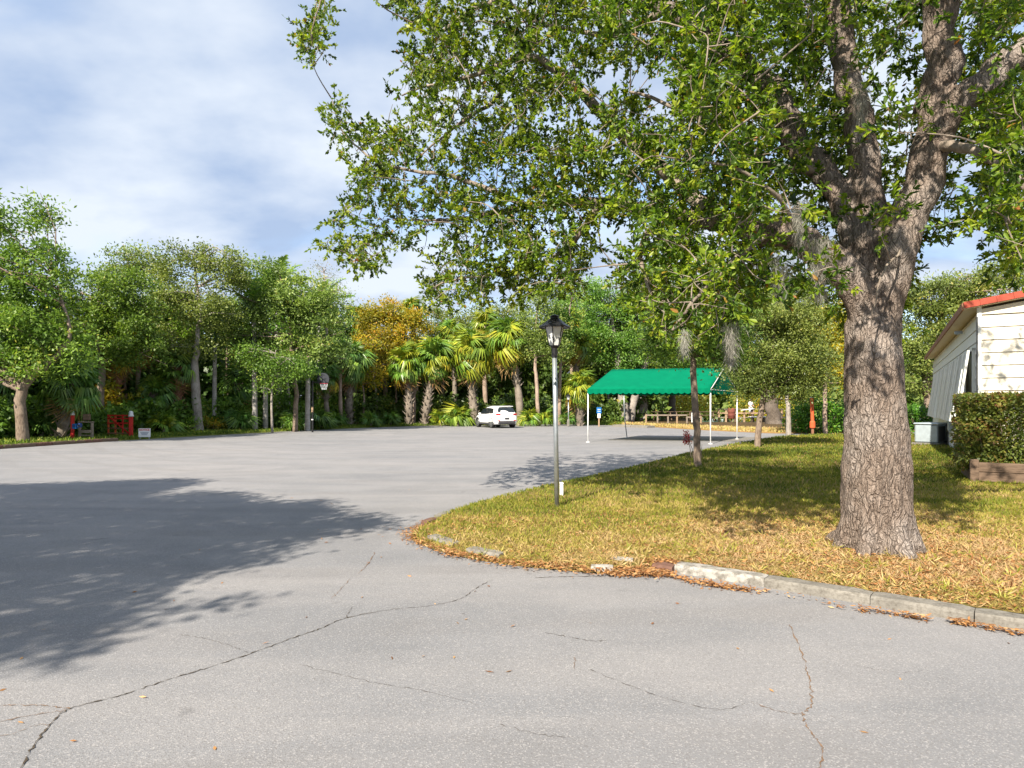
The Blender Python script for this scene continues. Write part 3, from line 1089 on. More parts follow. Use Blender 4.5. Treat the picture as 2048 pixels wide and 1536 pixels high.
mb = MB()
tr = [(1752, 1118, 6.65, .36), (1752, 1085, 6.65, .345), (1752, 1040, 6.65, .33), (1751, 950, 6.65, .318), (1750, 860, 6.65, .298), (1748, 780, 6.65, .28), (1746, 710, 6.65, .268), (1742, 640, 6.66, .25)]
pts, rad = limb3(tr, 6)
mb.tube(pts, rad, 28)
for a in range(7):       # root flare
    an = a / 7 * 2 * math.pi + .35
    c0 = TRUNK + Vector((math.cos(an) * .21, math.sin(an) * .21, .42))
    c1 = TRUNK + Vector((math.cos(an) * .30, math.sin(an) * .30, .10))
    c2 = TRUNK + Vector((math.cos(an) * (.42 + .07 * (a % 3)), math.sin(an) * (.42 + .07 * (a % 3)), -.06))
    mb.tube([c0, c1, c2], [.10, .11, .06], 10)
for k, lst in LIMBS.items():
    pts, rad = limb3(lst, 5)
    # gentle wander of the limb
    for i, p in enumerate(pts):
        if i > 6:
            w = rad[i] * .55
            pts[i] = p + Vector((mnoise.noise((i * .35, ord(k[0]) % 7 + len(k), 1)), mnoise.noise((i * .35, 5, 2)), mnoise.noise((i * .35, 9, 3)))) * w
    mb.tube(pts, rad, 18)
tmp = mb.build('trunk_raw', M['oak_bark'])
rm = tmp.modifiers.new('r', 'REMESH')
rm.mode = 'VOXEL'
rm.voxel_size = .0235
sm = tmp.modifiers.new('s', 'SMOOTH')
sm.iterations = 7
sm.factor = .6
dg = bpy.context.evaluated_depsgraph_get()
ev = tmp.evaluated_get(dg)
me2 = bpy.data.meshes.new_from_object(ev)
nvt = len(me2.vertices)
co = np.empty(nvt * 3, np.float32)
me2.vertices.foreach_get('co', co)
co = co.reshape(-1, 3)
no = np.empty(nvt * 3, np.float32)
me2.vertices.foreach_get('normal', no)
no = no.reshape(-1, 3)
crev = np.empty(nvt, np.float32)
low = np.empty(nvt, np.float32)
for i in range(nvt):
    x, y, z = co[i]
    crev[i] = 1 - 2 * abs(mnoise.noise((x * 9, y * 9, z * 2.2))) + mnoise.noise((x * 22, y * 22, z * 8)) * .5
    low[i] = mnoise.noise((x * 2.6, y * 2.6, z * 1.1)) + .4 * mnoise.noise((x * 7, y * 7, z * 4))
disp = crev * .018 - .012 + low * .026
fac = np.ones(nvt)
co = co + no * (disp * fac)[:, None] - np.array(TRUNK)[None, :]
me2.vertices.foreach_set('co', np.ascontiguousarray(co, dtype=np.float32).ravel())
at = me2.attributes.new('crev', 'FLOAT', 'POINT')
at.data.foreach_set('value', crev)
me2.shade_smooth()
me2.update()
bpy.data.objects.remove(tmp)
trunk_o = bpy.data.objects.new('trunk', me2)
me2.materials.clear()
me2.materials.append(M['oak_bark'])
col.objects.link(trunk_o)
trunk_o.parent = oak

nodes, node_r = [], []
for k, lst in {**LIMBS, **THIN}.items():
    pts, rad = limb3(lst, 6)
    s = 8 if k in LIMBS else 3
    for p, r in list(zip(pts, rad))[s:]:
        nodes.append(p)
        node_r.append(r)
nodes_np = np.array([tuple(p) for p in nodes])

SIL = [(560, -60), (655, -60), (652, 40), (640, 110), (618, 122), (600, 60), (640, -20), (760, -60), (800, 30), (835, 55), (815, 170), (780, 205), (835, 250), (770, 262), (735, 250), (712, 270), (690, 225), (668, 178), (650, 190), (652, 250), (684, 300), (700, 350), (722, 385), (695, 408), (688, 440), (650, 430), (650, 480), (672, 515), (735, 535), (790, 500), (820, 470), (850, 500), (905, 515), (850, 555), (845, 590), (880, 612), (960, 600), (1020, 590), (1090, 620), (1125, 610), (1165, 530), (1210, 500), (1260, 470), (1305, 515), (1250, 520), (1225, 560), (1275, 610), (1320, 655), (1390, 690), (1455, 655), (1500, 600), (1560, 570), (1640, 575), (1700, 620), (1735, 690), (1770, 690), (1790, 600), (1830, 470), (1868, 458), (1910, 478), (1918, 440), (1888, 380), (1915, 330), (1952, 350), (1958, 430), (2005, 470), (2020, 540), (2060, 570), (2060, -60)]
HOLES = [(1225, 155, 60, 45), (1318, 150, 42, 38), (1330, 215, 40, 28), (1100, 235, 50, 26), (905, 335, 30, 20), (1770, 150, 34, 60), (1960, 330, 18, 28), (1705, 350, 18, 40), (1150, 60, 26, 30), (960, 60, 22, 26), (1000, 330, 22, 16), (1245, 460, 50, 30), (870, 470, 34, 22), (980, 505, 30, 20), (1215, 520, 40, 30)]


def depth_at(x):
    return np.interp(x, [600, 800, 1000, 1200, 1400, 1600, 1750, 1900, 2100], [10.3, 10.1, 9.5, 8.7, 7.4, 6.8, 6.7, 6.6, 6.6])


cl = []       # cluster centres
nin = 3150
sx = rng.uniform(580, 2060, nin * 4)
sy = rng.uniform(-60, 700, nin * 4)
ok = in_poly(sx, sy, SIL)
for (hx, hy, hrx, hry) in HOLES:
    ok &= ((sx - hx) / hrx) ** 2 + ((sy - hy) / hry) ** 2 > 1
sx, sy = sx[ok][:nin], sy[ok][:nin]
dep = depth_at(sx) + rng.normal(0, 1, len(sx)) * np.interp(sx, [600, 1100, 1400, 2050], [.7, .9, 1.0, 1.05])
dep = np.maximum(dep, np.interp(sx, [600, 1100, 1300, 1500, 2050], [8.4, 7.2, 5.0, 4.9, 4.9]))
# keep the trunk's face open below its fork
kk = ~((np.abs(sx - 1752) < 80) & (sy > 520) & (dep < 6.6) & (rng.uniform(size=len(sx)) < .75))
kk &= ~((sx > 1530) & (sx < 1960) & (dep < 6.85) & (rng.uniform(size=len(sx)) < np.where(sx < 1640, .6, .86)))
for nm in ('R', 'R2', 'M', 'L', 'L2', 'B1', 'B2', 'B4'):      # foliage hangs behind and below the limbs rather than before them
    q_ = np.array(smooth_path({**LIMBS, **THIN}[nm], 6))
    if nm in ('L', 'B4'):
        q_ = q_[:len(q_) // 2] if nm == 'L' else q_[len(q_) // 3:]
    for a_, b_, c_, r_ in q_:
        w_ = r_ / c_ * F + 16
        kk &= ~((np.hypot(sx - a_, sy - b_) < w_) & (dep < c_ + .1) & (rng.uniform(size=len(sx)) < (.5 if nm == 'R2' else .18)))
kk &= ~((np.abs(sx - 1108) < 52) & (sy > 575))
sx, sy, dep = sx[kk], sy[kk], dep[kk]
frame_cl = np.stack([(sx - HX) / F * dep, dep, EYE + (HY - sy) / F * dep], 1)
# the rest of the crown, above and beside the picture
no_ = 1150
u = rand_dirs(no_) * (rng.uniform(.25, 1, (no_, 1)) ** .5)
rest = np.array([[3.6, 9.0, 7.0]]) + u * np.array([[6.0, 4.2, 3.6]])
px_ = HX + F * rest[:, 0] / rest[:, 1]
py_ = HY - F * (rest[:, 2] - EYE) / rest[:, 1]
inf = (px_ > -20) & (px_ < 2070) & (py_ > -40)
rest = rest[(~inf) & (rest[:, 1] > 4.6)]
# unseen foliage on the camera side, added to shade the upper trunk
nf_ = 1600
fr_ = np.stack([rng.uniform(.2, 5.2, nf_), rng.uniform(2.9, 5.6, nf_), rng.uniform(4.4, 8, nf_)], 1)
py_ = HY - F * (fr_[:, 2] - EYE) / fr_[:, 1]
fr_ = fr_[(py_ < -70) & (fr_[:, 2] - (6.6 - fr_[:, 1]) / 1.09 > 1.7) & (np.abs(fr_[:, 0] + .565 * (6.6 - fr_[:, 1]) / 1.09 - 3.85) < 1.0)]
fr_ = fr_[:190]
cl = np.concatenate([frame_cl, rest, fr_])

tw = MB()
for k, lst in THIN.items():
    pts, rad = limb3(lst, 5)
    for i in range(1, len(pts)):
        pts[i] = pts[i] + Vector((mnoise.noise((i * .5, len(k), 1)), mnoise.noise((i * .5, 5, ord(k[-1]))), mnoise.noise((i * .5, 9, 3)))) * .05
    tw.tube([p - TRUNK for p in pts], rad, 8)
LP, LD, LN, LL, LT = [], [], [], [], []
grown = nodes_np.copy()
order = np.argsort([np.min(np.linalg.norm(nodes_np - c, axis=1)) for c in cl])
extra = []
for ci in order:
    c = cl[ci]
    dist = np.linalg.norm(grown - c, axis=1)
    j = int(np.argmin(dist))
    a = Vector(grown[j])
    b = Vector(c)
    ln = (b - a).length
    mid = a.lerp(b, .5) + Vector(rng.normal(0, .10, 3)) * ln + Vector((0, 0, .06 * ln))
    if ln > .12:
        r0 = min(.004 + .011 * ln, .022)
        q = smooth_path([tuple(a), tuple(mid), tuple(b)], 3)
        tw.tube([Vector(p) - TRUNK for p in q], [r0, r0 * .85, r0 * .75, r0 * .65, r0 * .55, r0 * .45, .003], 5, False)
        new = np.array(q[2:])
        if len(new):
            grown = np.concatenate([grown, new[::2]])
    dr = (b - a)
    dr = dr.normalized() if ln > .05 else Vector(rand_dirs(1)[0])
    nt = rng.integers(3, 6)
    for s in range(nt):
        td = (dr * .8 + Vector(rng.normal(0, .65, 3)) + Vector((0, 0, -.12))).normalized()
        tl = rng.uniform(.12, .30)
        st = b + Vector(rng.normal(0, .05, 3))
        if s < 2:
            tw.tube([st - TRUNK, st + td * tl - TRUNK], [.004, .0015], 3, False)
        m = int(rng.integers(15, 25))
        f = rng.uniform(.1, 1.0, m) ** .8
        base = np.array(st)[None, :] + np.array(td)[None, :] * (f * tl)[:, None]
        ld = np.array(td)[None, :] * (.35 + .7 * f)[:, None] + rng.normal(0, .62, (m, 3))
        LP.append(base)
        LD.append(ld)
        LN.append(rng.normal(0, .55, (m, 3)) + np.array([[-.12, -.25, .75]]))
        LL.append(rng.uniform(.044, .080, m))
        tone = rng.normal(.57, .21)
        LT.append(np.clip(tone + rng.normal(0, .18, m), 0, .89))
LP, LD, LN, LL, LT = map(np.concatenate, (LP, LD, LN, LL, LT))
LT = np.where(rng.uniform(size=len(LT)) < .014, rng.uniform(.93, 1, len(LT)), LT)
tw.build('branches', M['twig'], oak, smooth=True)
# the leaves nearest the camera are single pieces, the rest one mass
px_ = HX + F * LP[:, 0] / LP[:, 1]
py_ = HY - F * (LP[:, 2] - EYE) / LP[:, 1]
vis = (px_ > 0) & (px_ < 2048) & (py_ > 0)
near = np.where(vis)[0]
near = near[np.argsort(LP[near, 1])][:280]
mask = np.ones(len(LP), bool)
mask[near] = False
LPo = LP - np.array(TRUNK)[None, :]
fin = mask & vis & (LP[:, 1] < 7.6)
crs = mask & ~fin
leaves('crown', LPo[fin], LD[fin], LN[fin], LL[fin], LL[fin] * rng.uniform(.34, .48, fin.sum()), LT[fin], M['oak_leaf'], oak, kind='stuff')
leaves('outer_crown', LPo[crs], LD[crs], LN[crs], LL[crs], LL[crs] * rng.uniform(.46, .62, crs.sum()), LT[crs], M['oak_leaf'], oak, fine=False, kind='stuff')
leaf_meshes = []
for v in range(10):
    V, Fq, k = leaf_arrays(np.zeros((1, 3)), np.array([[1., 0, 0]]), np.array([[0, 0, 1.]]), np.array([1.0]), np.array([.42]))
    o = np_mesh('leaf', V, Fq, M['oak_leaf'], None, {'tint': ('FACE', [.3 + v * .065] * 2)})
    leaf_meshes.append(o.data)
    bpy.data.objects.remove(o)
for i in near:
    o = bpy.data.objects.new('leaf', leaf_meshes[int(np.clip((LT[i] - .3) / .065, 0, 9))])
    col.objects.link(o)
    o.parent = oak
    d_ = Vector(LD[i]).normalized()
    s_ = d_.cross(Vector(LN[i])).normalized()
    u_ = s_.cross(d_)
    m = Matrix((d_, -s_, u_)).transposed().to_4x4()
    o.matrix_local = Matrix.Translation(LPo[i]) @ m @ Matrix.Scale(LL[i], 4)
print('oak leaves', len(LP), 'clusters', len(cl), 'trunk verts', nvt)

# ---- moss hanging from the oak's limbs
def moss(x, y0, y1, d, w, label, n=240):
    n *= 4
    top, bot = P(x, y0, d), P(x, y1, d)
    h = top.z - bot.z
    f = rng.uniform(0, 1, n)
    wd = w * (1 - .75 * f)
    pos = np.stack([rng.normal(0, 1, n) * wd, rng.normal(0, 1, n) * wd, -f * h], 1)
    d_ = rng.normal(0, .38, (n, 3))
    d_[:, 2] = -1
    o = empty('spanish_moss', top)
    leaves('strands', pos, d_, rand_dirs(n), rng.uniform(.06, .15, n), rng.uniform(.0015, .0035, n), rng.uniform(0, 1, n), M['moss_grey'], o, fine=False, kind='stuff')
    return tag(o, label, 'moss', 'grey moss hanging from the big oak')


moss(1462, 640, 722, 6.0, .05, 'grey moss tail hanging alone left of the small lawn trees')
moss(1598, 395, 480, 6.25, .045, 'thin grey moss strand below the fat limb stub, left of the trunk')
moss(1640, 470, 590, 6.25, .07, 'thick grey moss beard hanging beside the trunk fork', 420)
moss(1560, 500, 590, 6.3, .09, 'wide ragged moss curtain under the fat left limb', 320)
moss(1722, 150, 250, 6.4, .05, 'moss strands caught on the middle upright limb', 160)
moss(1368, 655, 700, 5.4, .02, 'short pale moss wisp at the low leafy branch tip', 90)

# ================================================================== THE SHADE TREE left of the camera (out of the picture, its shadow is in it)
SHADOW = [(-260, 985), (0, 968), (180, 964), (330, 959), (415, 961), (370, 972), (300, 988), (430, 983), (490, 990), (540, 1003), (640, 1002), (700, 1018), (650, 1028), (740, 1032), (830, 1052), (700, 1066), (640, 1076), (560, 1100), (600, 1130), (500, 1132), (420, 1140), (360, 1160), (290, 1180), (250, 1200), (330, 1215), (430, 1200), (530, 1190), (480, 1208), (380, 1222), (330, 1240), (260, 1250), (200, 1255), (180, 1290), (120, 1320), (80, 1295), (0, 1320), (-200, 1350), (-700, 1250)]
shp = [(G(x, y).x, G(x, y).y) for x, y in SHADOW]
xs, ys = [p[0] for p in shp], [p[1] for p in shp]
n = 7600
qx, qy = rng.uniform(min(xs), max(xs), n), rng.uniform(min(ys), max(ys), n)
ok = in_poly(qx, qy, shp) & in_poly(qx + rng.normal(0, .22, n), qy + rng.normal(0, .3, n), shp)
qx, qy = qx[ok], qy[ok]
kq = 1 / math.tan(SUN_EL)
cen = np.array((np.mean(qx), np.mean(qy)))
rr = np.hypot(qx - cen[0], qy - cen[1]) / 6.5
hh = 6.2 + rng.normal(0, 1.0, len(qx)) * np.clip(1 - rr * .6, .25, 1)
cx_, cy_ = qx - SUN_H.x * kq * hh, qy - SUN_H.y * kq * hh
# nothing of it reaches into the picture
ok = ~((cy_ > .3) & (cx_ / np.maximum(cy_, .3) > -.9) & ((hh - EYE) / np.maximum(cy_, .3) < .75))
cx_, cy_, hh = cx_[ok], cy_[ok], hh[ok]
shade_base = Vector((float(np.mean(cx_)) - .6, float(np.mean(cy_)) - .3, 0))
shade = empty('shade_tree', shade_base, 0, 'broad oak beside the camera that shades the asphalt', 'tree')
m = 22
c = np.repeat(np.stack([cx_, cy_, hh], 1), m, 0)
n = len(c)
c = c + rng.normal(0, .13, (n, 3))
c -= np.array(shade_base)[None, :]
leaves('crown', c, rng.normal(size=(n, 3)), rng.normal(0, .6, (n, 3)) + np.array([[0, 0, .8]]), rng.uniform(.09, .14, n), rng.uniform(.05, .075, n), np.clip(rng.normal(.5, .2, n), 0, .92), M['oak_leaf'], shade, fine=False, kind='stuff')
mb = MB()
mb.tube([(0, 0, -.1), (0, 0, .3), (.05, .05, 1.5), (.1, .1, 3.2)], [.5, .38, .32, .28], 14)
for k in range(14):
    i = int(rng.integers(0, len(cx_)))
    e = Vector((cx_[i], cy_[i], hh[i])) - shade_base
    mb.tube([(.1, .1, 3.0), (e.x * .4, e.y * .4, 3.2 + (e.z - 3.2) * .6), tuple(e)], [.16, .08, .015], 7)
mb.build('trunk', M['bark_brown'], shade, smooth=True)

# ================================================================== TREES ROUND THE LOT
def broadleaf(name, label, bx, d, lobes, trunk, r0, mat, barkm, n_leaf, lsize, dens=1.0, group='trees along the edge of the lot', z0=None, zl=None, sub=None, spread=.36):
    """lobes: pixel centre and radii of the crown's masses (+ depth shift); trunk: pixel path with radius share"""
    lsize *= 1.28
    n_leaf = int(n_leaf * 1.5)
    z = float(gz((bx - HX) / F * d, d)) if z0 is None else z0
    base = Vector(((bx - HX) / F * d, d, z))
    root = empty(name, base, 0, label, 'tree', group)
    s = d / F
    B = np.array(base)
    cl, w = [], []
    for lb in lobes:
        x, y, rx, ry = lb[:4]
        dd = lb[4] if len(lb) > 4 else 0
        c = np.array(P(x, y, d + dd))
        rad = np.array((rx * s, (rx + ry) * .5 * s * .85, ry * s))
        vol = rad.prod()
        k = sub or int(np.clip(6 + 4.2 * (rad[0] * rad[2]) / (.5 ** 2) * .5, 8, 40))
        u = rand_dirs(k) * rng.uniform(.35, 1, (k, 1)) ** .55
        # front and upper side fuller
        cl.append(c + u * rad)
        w.append(np.full(k, (rad[0] * rad[2]) / k))
    cl = np.concatenate(cl) - B
    w = np.concatenate(w)
    w = w / w.sum()
    idx = rng.choice(len(cl), n_leaf, p=w)
    size = np.interp(d, [10, 30, 60], [.18, .30, .42])
    cs = rng.uniform(.55, 1.5, len(cl)) * size
    g = rng.normal(size=(n_leaf, 3)) * np.array([1, 1, .62]) * cs[idx][:, None]
    g[:, 2] -= np.abs(g[:, 0]) * .15
    pos = cl[idx] + g
    ok = pos[:, 2] > .5
    pos, idx = pos[ok], idx[ok]
    n = len(pos)
    tone = rng.normal(.47, .17, len(cl))
    tint = np.clip(tone[idx] + rng.normal(0, .16, n), 0, 1)
    dirs = rng.normal(0, .7, (n, 3)) + unit(g[ok]) * .5
    leaves('crown', pos, dirs, rng.normal(0, .55, (n, 3)) + np.array([[-.15, -.3, .75]]), rng.uniform(.7, 1.35, n) * lsize, rng.uniform(.38, .6, n) * lsize, tint, M[mat], root, fine=False, kind='stuff')
    mb = MB()
    tp = [P(x, y, d) - base for x, y, r in trunk]
    tp[0] = Vector((tp[0].x, tp[0].y, -.15))
    q = smooth_path([(*p, r * r0) for p, (_, _, r) in zip(tp, trunk)], 4)
    path = [Vector(p[:3]) for p in q]
    for i in range(2, len(path)):
        path[i] += Vector((mnoise.noise((i * .6, bx, 1)), mnoise.noise((i * .6, bx, 4)), 0)) * r0 * .5
    mb.tube(path, [max(.02, float(p[3])) for p in q], 10)
    pn = np.array([tuple(p) for p in path[len(path) // 3:]])
    pr = [float(p[3]) for p in q][len(path) // 3:]
    take = rng.permutation(len(cl))[:min(len(cl), 46)]
    for i in take:
        e = cl[i]
        below = pn[:, 2] < e[2] + .2
        dist = np.linalg.norm(pn - e, axis=1) + np.where(below, 0, 3)
        j = int(np.argmin(dist))
        a = Vector(pn[j])
        b = Vector(e)
        ln = (b - a).length
        mid = a.lerp(b, .5) + Vector(rng.normal(0, .12, 3)) * ln + Vector((0, 0, .10 * ln))
        r = min(max(.03, .028 * ln), pr[j] * .6 + .01)
        mb.tube([a, mid, b, b + (b - mid) * .35], [r, r * .62, r * .3, .008], 5, False)
    mb.build('trunk', M[barkm], root, smooth=True)
    return root


def D(x, y, z=0.0):
    return F * (EYE - z) / (y - HY)


broadleaf('oak_tree', 'tall leaning oak at the far left with bent pale trunk', 45, 26.2, [(20, 425, 80, 45), (-50, 490, 120, 70), (75, 535, 80, 60), (-30, 590, 130, 70), (70, 640, 100, 60), (-40, 690, 110, 60), (60, 720, 80, 45), (130, 690, 60, 50), (-150, 560, 110, 150), (-170, 720, 90, 70)],
          [(45, 892, 1.2), (44, 850, 1), (40, 800, .95), (52, 765, .9), (85, 735, .75), (120, 705, .55), (140, 660, .35), (110, 560, .2)], .21, 'leaf_green', 'bark_brown', 27000, .13)
broadleaf('oak_tree', 'round dense green oak above the red gate', 205, 33, [(185, 590, 80, 50), (150, 640, 75, 60), (235, 640, 75, 60), (200, 690, 95, 50), (262, 575, 45, 45), (275, 690, 50, 45), (120, 690, 50, 45)],
          [(205, 866, 1), (200, 800, .9), (205, 740, .8), (195, 680, .6), (200, 600, .3)], .2, 'leaf_green', 'bark_brown', 17000, .13)
broadleaf('oak_tree', 'thin twiggy topped tree behind the round green oak', 270, 44, [(262, 520, 50, 34), (300, 545, 38, 34), (235, 550, 36, 30)],
          [(270, 850, 1), (268, 700, .8), (265, 600, .6), (255, 520, .3), (246, 488, .15)], .2, 'leaf_olive', 'bark_pale', 3600, .15)
broadleaf('oak_tree', 'open crowned oak with thick pale forked trunk', 395, 36.5, [(385, 512, 56, 26), (335, 545, 40, 30), (442, 552, 52, 34), (350, 610, 52, 40), (425, 625, 60, 42), (325, 690, 36, 34), (400, 690, 40, 30), (455, 520, 36, 24), (330, 600, 36, 30)],
          [(398, 868, 1.25), (394, 820, 1), (391, 770, .9), (390, 730, .75), (395, 680, .5), (400, 620, .4), (392, 560, .3), (388, 510, .15)], .26, 'leaf_olive', 'bark_pale', 11500, .13)
broadleaf('oak_tree', 'wide greyish green oak crown over the smooth palm trunks', 600, 39.2, [(520, 555, 60, 42), (610, 590, 66, 46), (555, 640, 80, 50), (480, 640, 50, 46), (640, 650, 56, 50), (590, 700, 76, 34), (660, 700, 40, 26), (500, 700, 44, 34), (650, 600, 40, 40)],
          [(590, 860, 1), (592, 790, .85), (585, 720, .7), (580, 650, .5), (570, 580, .25)], .16, 'leaf_olive', 'bark_brown', 17000, .15)
broadleaf('small_tree', 'small light green tree in front of the smooth palm trunks', 545, 37.4, [(560, 728, 46, 30), (515, 715, 36, 30), (590, 745, 32, 26), (530, 762, 30, 16)],
          [(545, 866, 1), (543, 800, .8), (548, 740, .5), (552, 700, .3)], .075, 'leaf_green', 'bark_pale', 5600, .11)
broadleaf('autumn_tree', 'yellow and orange leaved tree behind the fan palms', 772, 55, [(745, 640, 34, 34), (785, 625, 40, 26), (800, 670, 46, 40), (745, 695, 40, 40), (800, 715, 40, 36), (838, 640, 24, 30), (770, 660, 46, 46)],
          [(772, 846, 1), (770, 760, .8), (775, 690, .5), (780, 630, .3)], .22, 'leaf_yellow', 'bark_brown', 14000, .17)
broadleaf('background_tree', 'olive tree right of the yellow tree', 885, 63, [(872, 645, 40, 36), (905, 670, 46, 40), (925, 640, 30, 24), (880, 700, 50, 40)],
          [(885, 846, 1), (885, 740, .8), (890, 650, .3)], .22, 'leaf_olive', 'bark_brown', 6800, .18)
broadleaf('background_tree', 'hazy olive tree behind the tallest fan palms', 1000, 66, [(985, 635, 50, 28), (1030, 640, 46, 30), (960, 670, 46, 40), (1020, 690, 60, 50)],
          [(1000, 846, 1), (1000, 740, .8), (1000, 640, .3)], .24, 'leaf_olive', 'bark_brown', 7600, .19)
broadleaf('slim_tree', 'slim pink barked tree with dark crown left of the lamp', 1076, 50, [(1072, 640, 40, 46), (1090, 600, 34, 30), (1068, 695, 32, 30), (1100, 680, 34, 50)],
          [(1077, 846, 1.1), (1075, 800, 1), (1072, 750, .9), (1070, 700, .7), (1074, 620, .3)], .15, 'leaf_olive', 'bark_tan', 7400, .15)
broadleaf('slim_tree', 'second slim pinkish trunk just right of the lamp post', 1119, 53, [(1125, 640, 40, 40), (1110, 690, 30, 30)],
          [(1118, 846, 1.1), (1119, 790, 1), (1121, 730, .8), (1122, 650, .3)], .14, 'leaf_green', 'bark_tan', 4200, .16)
broadleaf('oak_tree', 'straight spotted oak trunk left of the tent back pole', 1246, 57, [(1200, 610, 46, 36), (1225, 660, 60, 50), (1195, 690, 40, 40), (1235, 715, 46, 26), (1190, 575, 30, 20)],
          [(1249, 842, 1.15), (1246, 800, 1), (1240, 760, .9), (1232, 700, .6), (1222, 620, .3)], .40, 'leaf_green', 'bark_pale', 12000, .17, z0=.28)
broadleaf('oak_tree', 'leaning spotted oak trunk under the tent roof', 1262, 58, [(1280, 600, 46, 30), (1300, 650, 56, 44), (1280, 700, 50, 34), (1250, 610, 36, 34)],
          [(1260, 843, 1.1), (1264, 815, 1), (1273, 785, .95), (1288, 740, .8), (1298, 680, .5), (1290, 610, .3)], .36, 'leaf_green', 'bark_pale', 10500, .17, z0=.28)
broadleaf('oak_tree', 'thickest spotted oak trunk under the tent roof', 1286, 60, [(1345, 620, 56, 44), (1370, 670, 56, 50), (1330, 700, 60, 34), (1420, 640, 46, 50), (1400, 700, 46, 30)],
          [(1284, 836, 1.2), (1286, 810, 1), (1290, 770, .9), (1310, 710, .7), (1340, 650, .4), (1350, 600, .2)], .46, 'leaf_green', 'bark_pale', 13000, .17, z0=.35)
broadleaf('dark_trunk_tree', 'dark barked tree standing behind the picnic table', 1344, 68, [(1345, 745, 46, 26), (1390, 750, 46, 26), (1330, 700, 40, 30)],
          [(1345, 832, 1.1), (1344, 800, 1), (1343, 760, .8), (1345, 700, .4)], .36, 'leaf_fresh', 'bark_dark', 6000, .2, z0=.3)
broadleaf('young_oak', 'young oak on the lawn with a straight trunk before the tent', 1395, 15.6, [(1390, 668, 62, 38), (1345, 640, 52, 40), (1440, 655, 50, 42), (1400, 600, 70, 40), (1350, 600, 44, 36), (1455, 610, 44, 40), (1330, 690, 40, 24), (1440, 705, 36, 24)],
          [(1396, 931, 1.15), (1394, 890, 1), (1392, 830, .98), (1387, 760, .92), (1387, 700, .8), (1392, 640, .5), (1396, 580, .2)], .083, 'leaf_green', 'bark_brown', 19000, .062, group='small trees on the lawn', z0=LZ, sub=26)
broadleaf('young_oak', 'slanting young oak on the lawn with a bushy round crown', 1516, 23, [(1560, 690, 74, 52), (1500, 715, 46, 46), (1610, 715, 46, 52), (1545, 625, 74, 44), (1490, 650, 40, 44), (1600, 650, 52, 46), (1550, 755, 66, 30), (1610, 775, 34, 22), (1495, 770, 34, 24)],
          [(1514, 893, 1.1), (1517, 860, 1), (1523, 815, .95), (1531, 770, .9), (1545, 700, .6), (1550, 630, .3)], .105, 'leaf_olive', 'bark_brown', 30000, .072, group='small trees on the lawn', z0=LZ)
broadleaf('moss_oak', 'stout dark oak trunk at the water with grey mossy crown', 1546, 50, [(1580, 590, 66, 40), (1510, 605, 56, 40), (1640, 640, 46, 46), (1560, 650, 70, 40), (1480, 640, 46, 50), (1610, 700, 60, 44)],
          [(1548, 850, 1.35), (1546, 830, 1.05), (1542, 800, .95), (1538, 770, .9), (1545, 700, .6), (1560, 620, .3)], .50, 'leaf_grey', 'bark_dark', 15000, .15, z0=.08)
broadleaf('slim_tree', 'slim white barked tree at the far lawn edge', 1578, 32.5, [(1590, 690, 40, 34), (1570, 640, 36, 30), (1610, 740, 30, 24)],
          [(1577, 869, 1.2), (1577, 830, 1), (1574, 790, .8), (1578, 730, .6), (1585, 660, .3)], .115, 'leaf_olive', 'bark_pale', 5000, .12, z0=LZ, group='small trees on the lawn')
broadleaf('slim_tree', 'thin tan tree with yellow green crown beside the orange post', 1650, 35.5, [(1662, 690, 30, 34), (1684, 745, 30, 26), (1655, 640, 30, 26), (1672, 640, 26, 40), (1625, 740, 22, 22)],
          [(1651, 864, 1.1), (1650, 830, 1), (1650, 780, .9), (1654, 720, .6), (1662, 650, .3)], .115, 'leaf_yellow', 'bark_tan', 6000, .13, z0=LZ, group='small trees on the lawn')
broadleaf('oak_tree', 'big spreading oak behind the cream building', 1862, 38, [(1870, 590, 50, 36), (1930, 565, 54, 30), (1850, 650, 44, 44), (1905, 640, 50, 50), (1875, 710, 50, 40), (1838, 700, 36, 50), (1990, 550, 46, 24), (2060, 540, 60, 40), (1835, 600, 30, 26), (1850, 760, 36, 26), (1960, 600, 50, 40)],
          [(1862, 850, 1.2), (1860, 815, 1), (1856, 770, .9), (1860, 710, .7), (1880, 640, .4), (1890, 580, .2)], .33, 'leaf_olive', 'bark_brown', 23000, .13, z0=.1)
broadleaf('bare_tree', 'leafless grey twiggy tree top behind the green palms', 652, 50, [(645, 545, 22, 22), (665, 570, 22, 22), (690, 600, 20, 20)],
          [(652, 856, 1), (654, 720, .8), (652, 610, .6), (648, 545, .3)], .13, 'leaf_grey', 'dead_twig', 700, .09)
broadleaf('background_tree', 'pale crowned tree left of the tent behind the palms', 1160, 68, [(1150, 630, 46, 40), (1120, 590, 34, 20), (1180, 590, 30, 24), (1175, 680, 46, 50)],
          [(1160, 846, 1), (1160, 740, .8), (1160, 640, .3)], .24, 'leaf_fresh', 'bark_brown', 6500, .19)

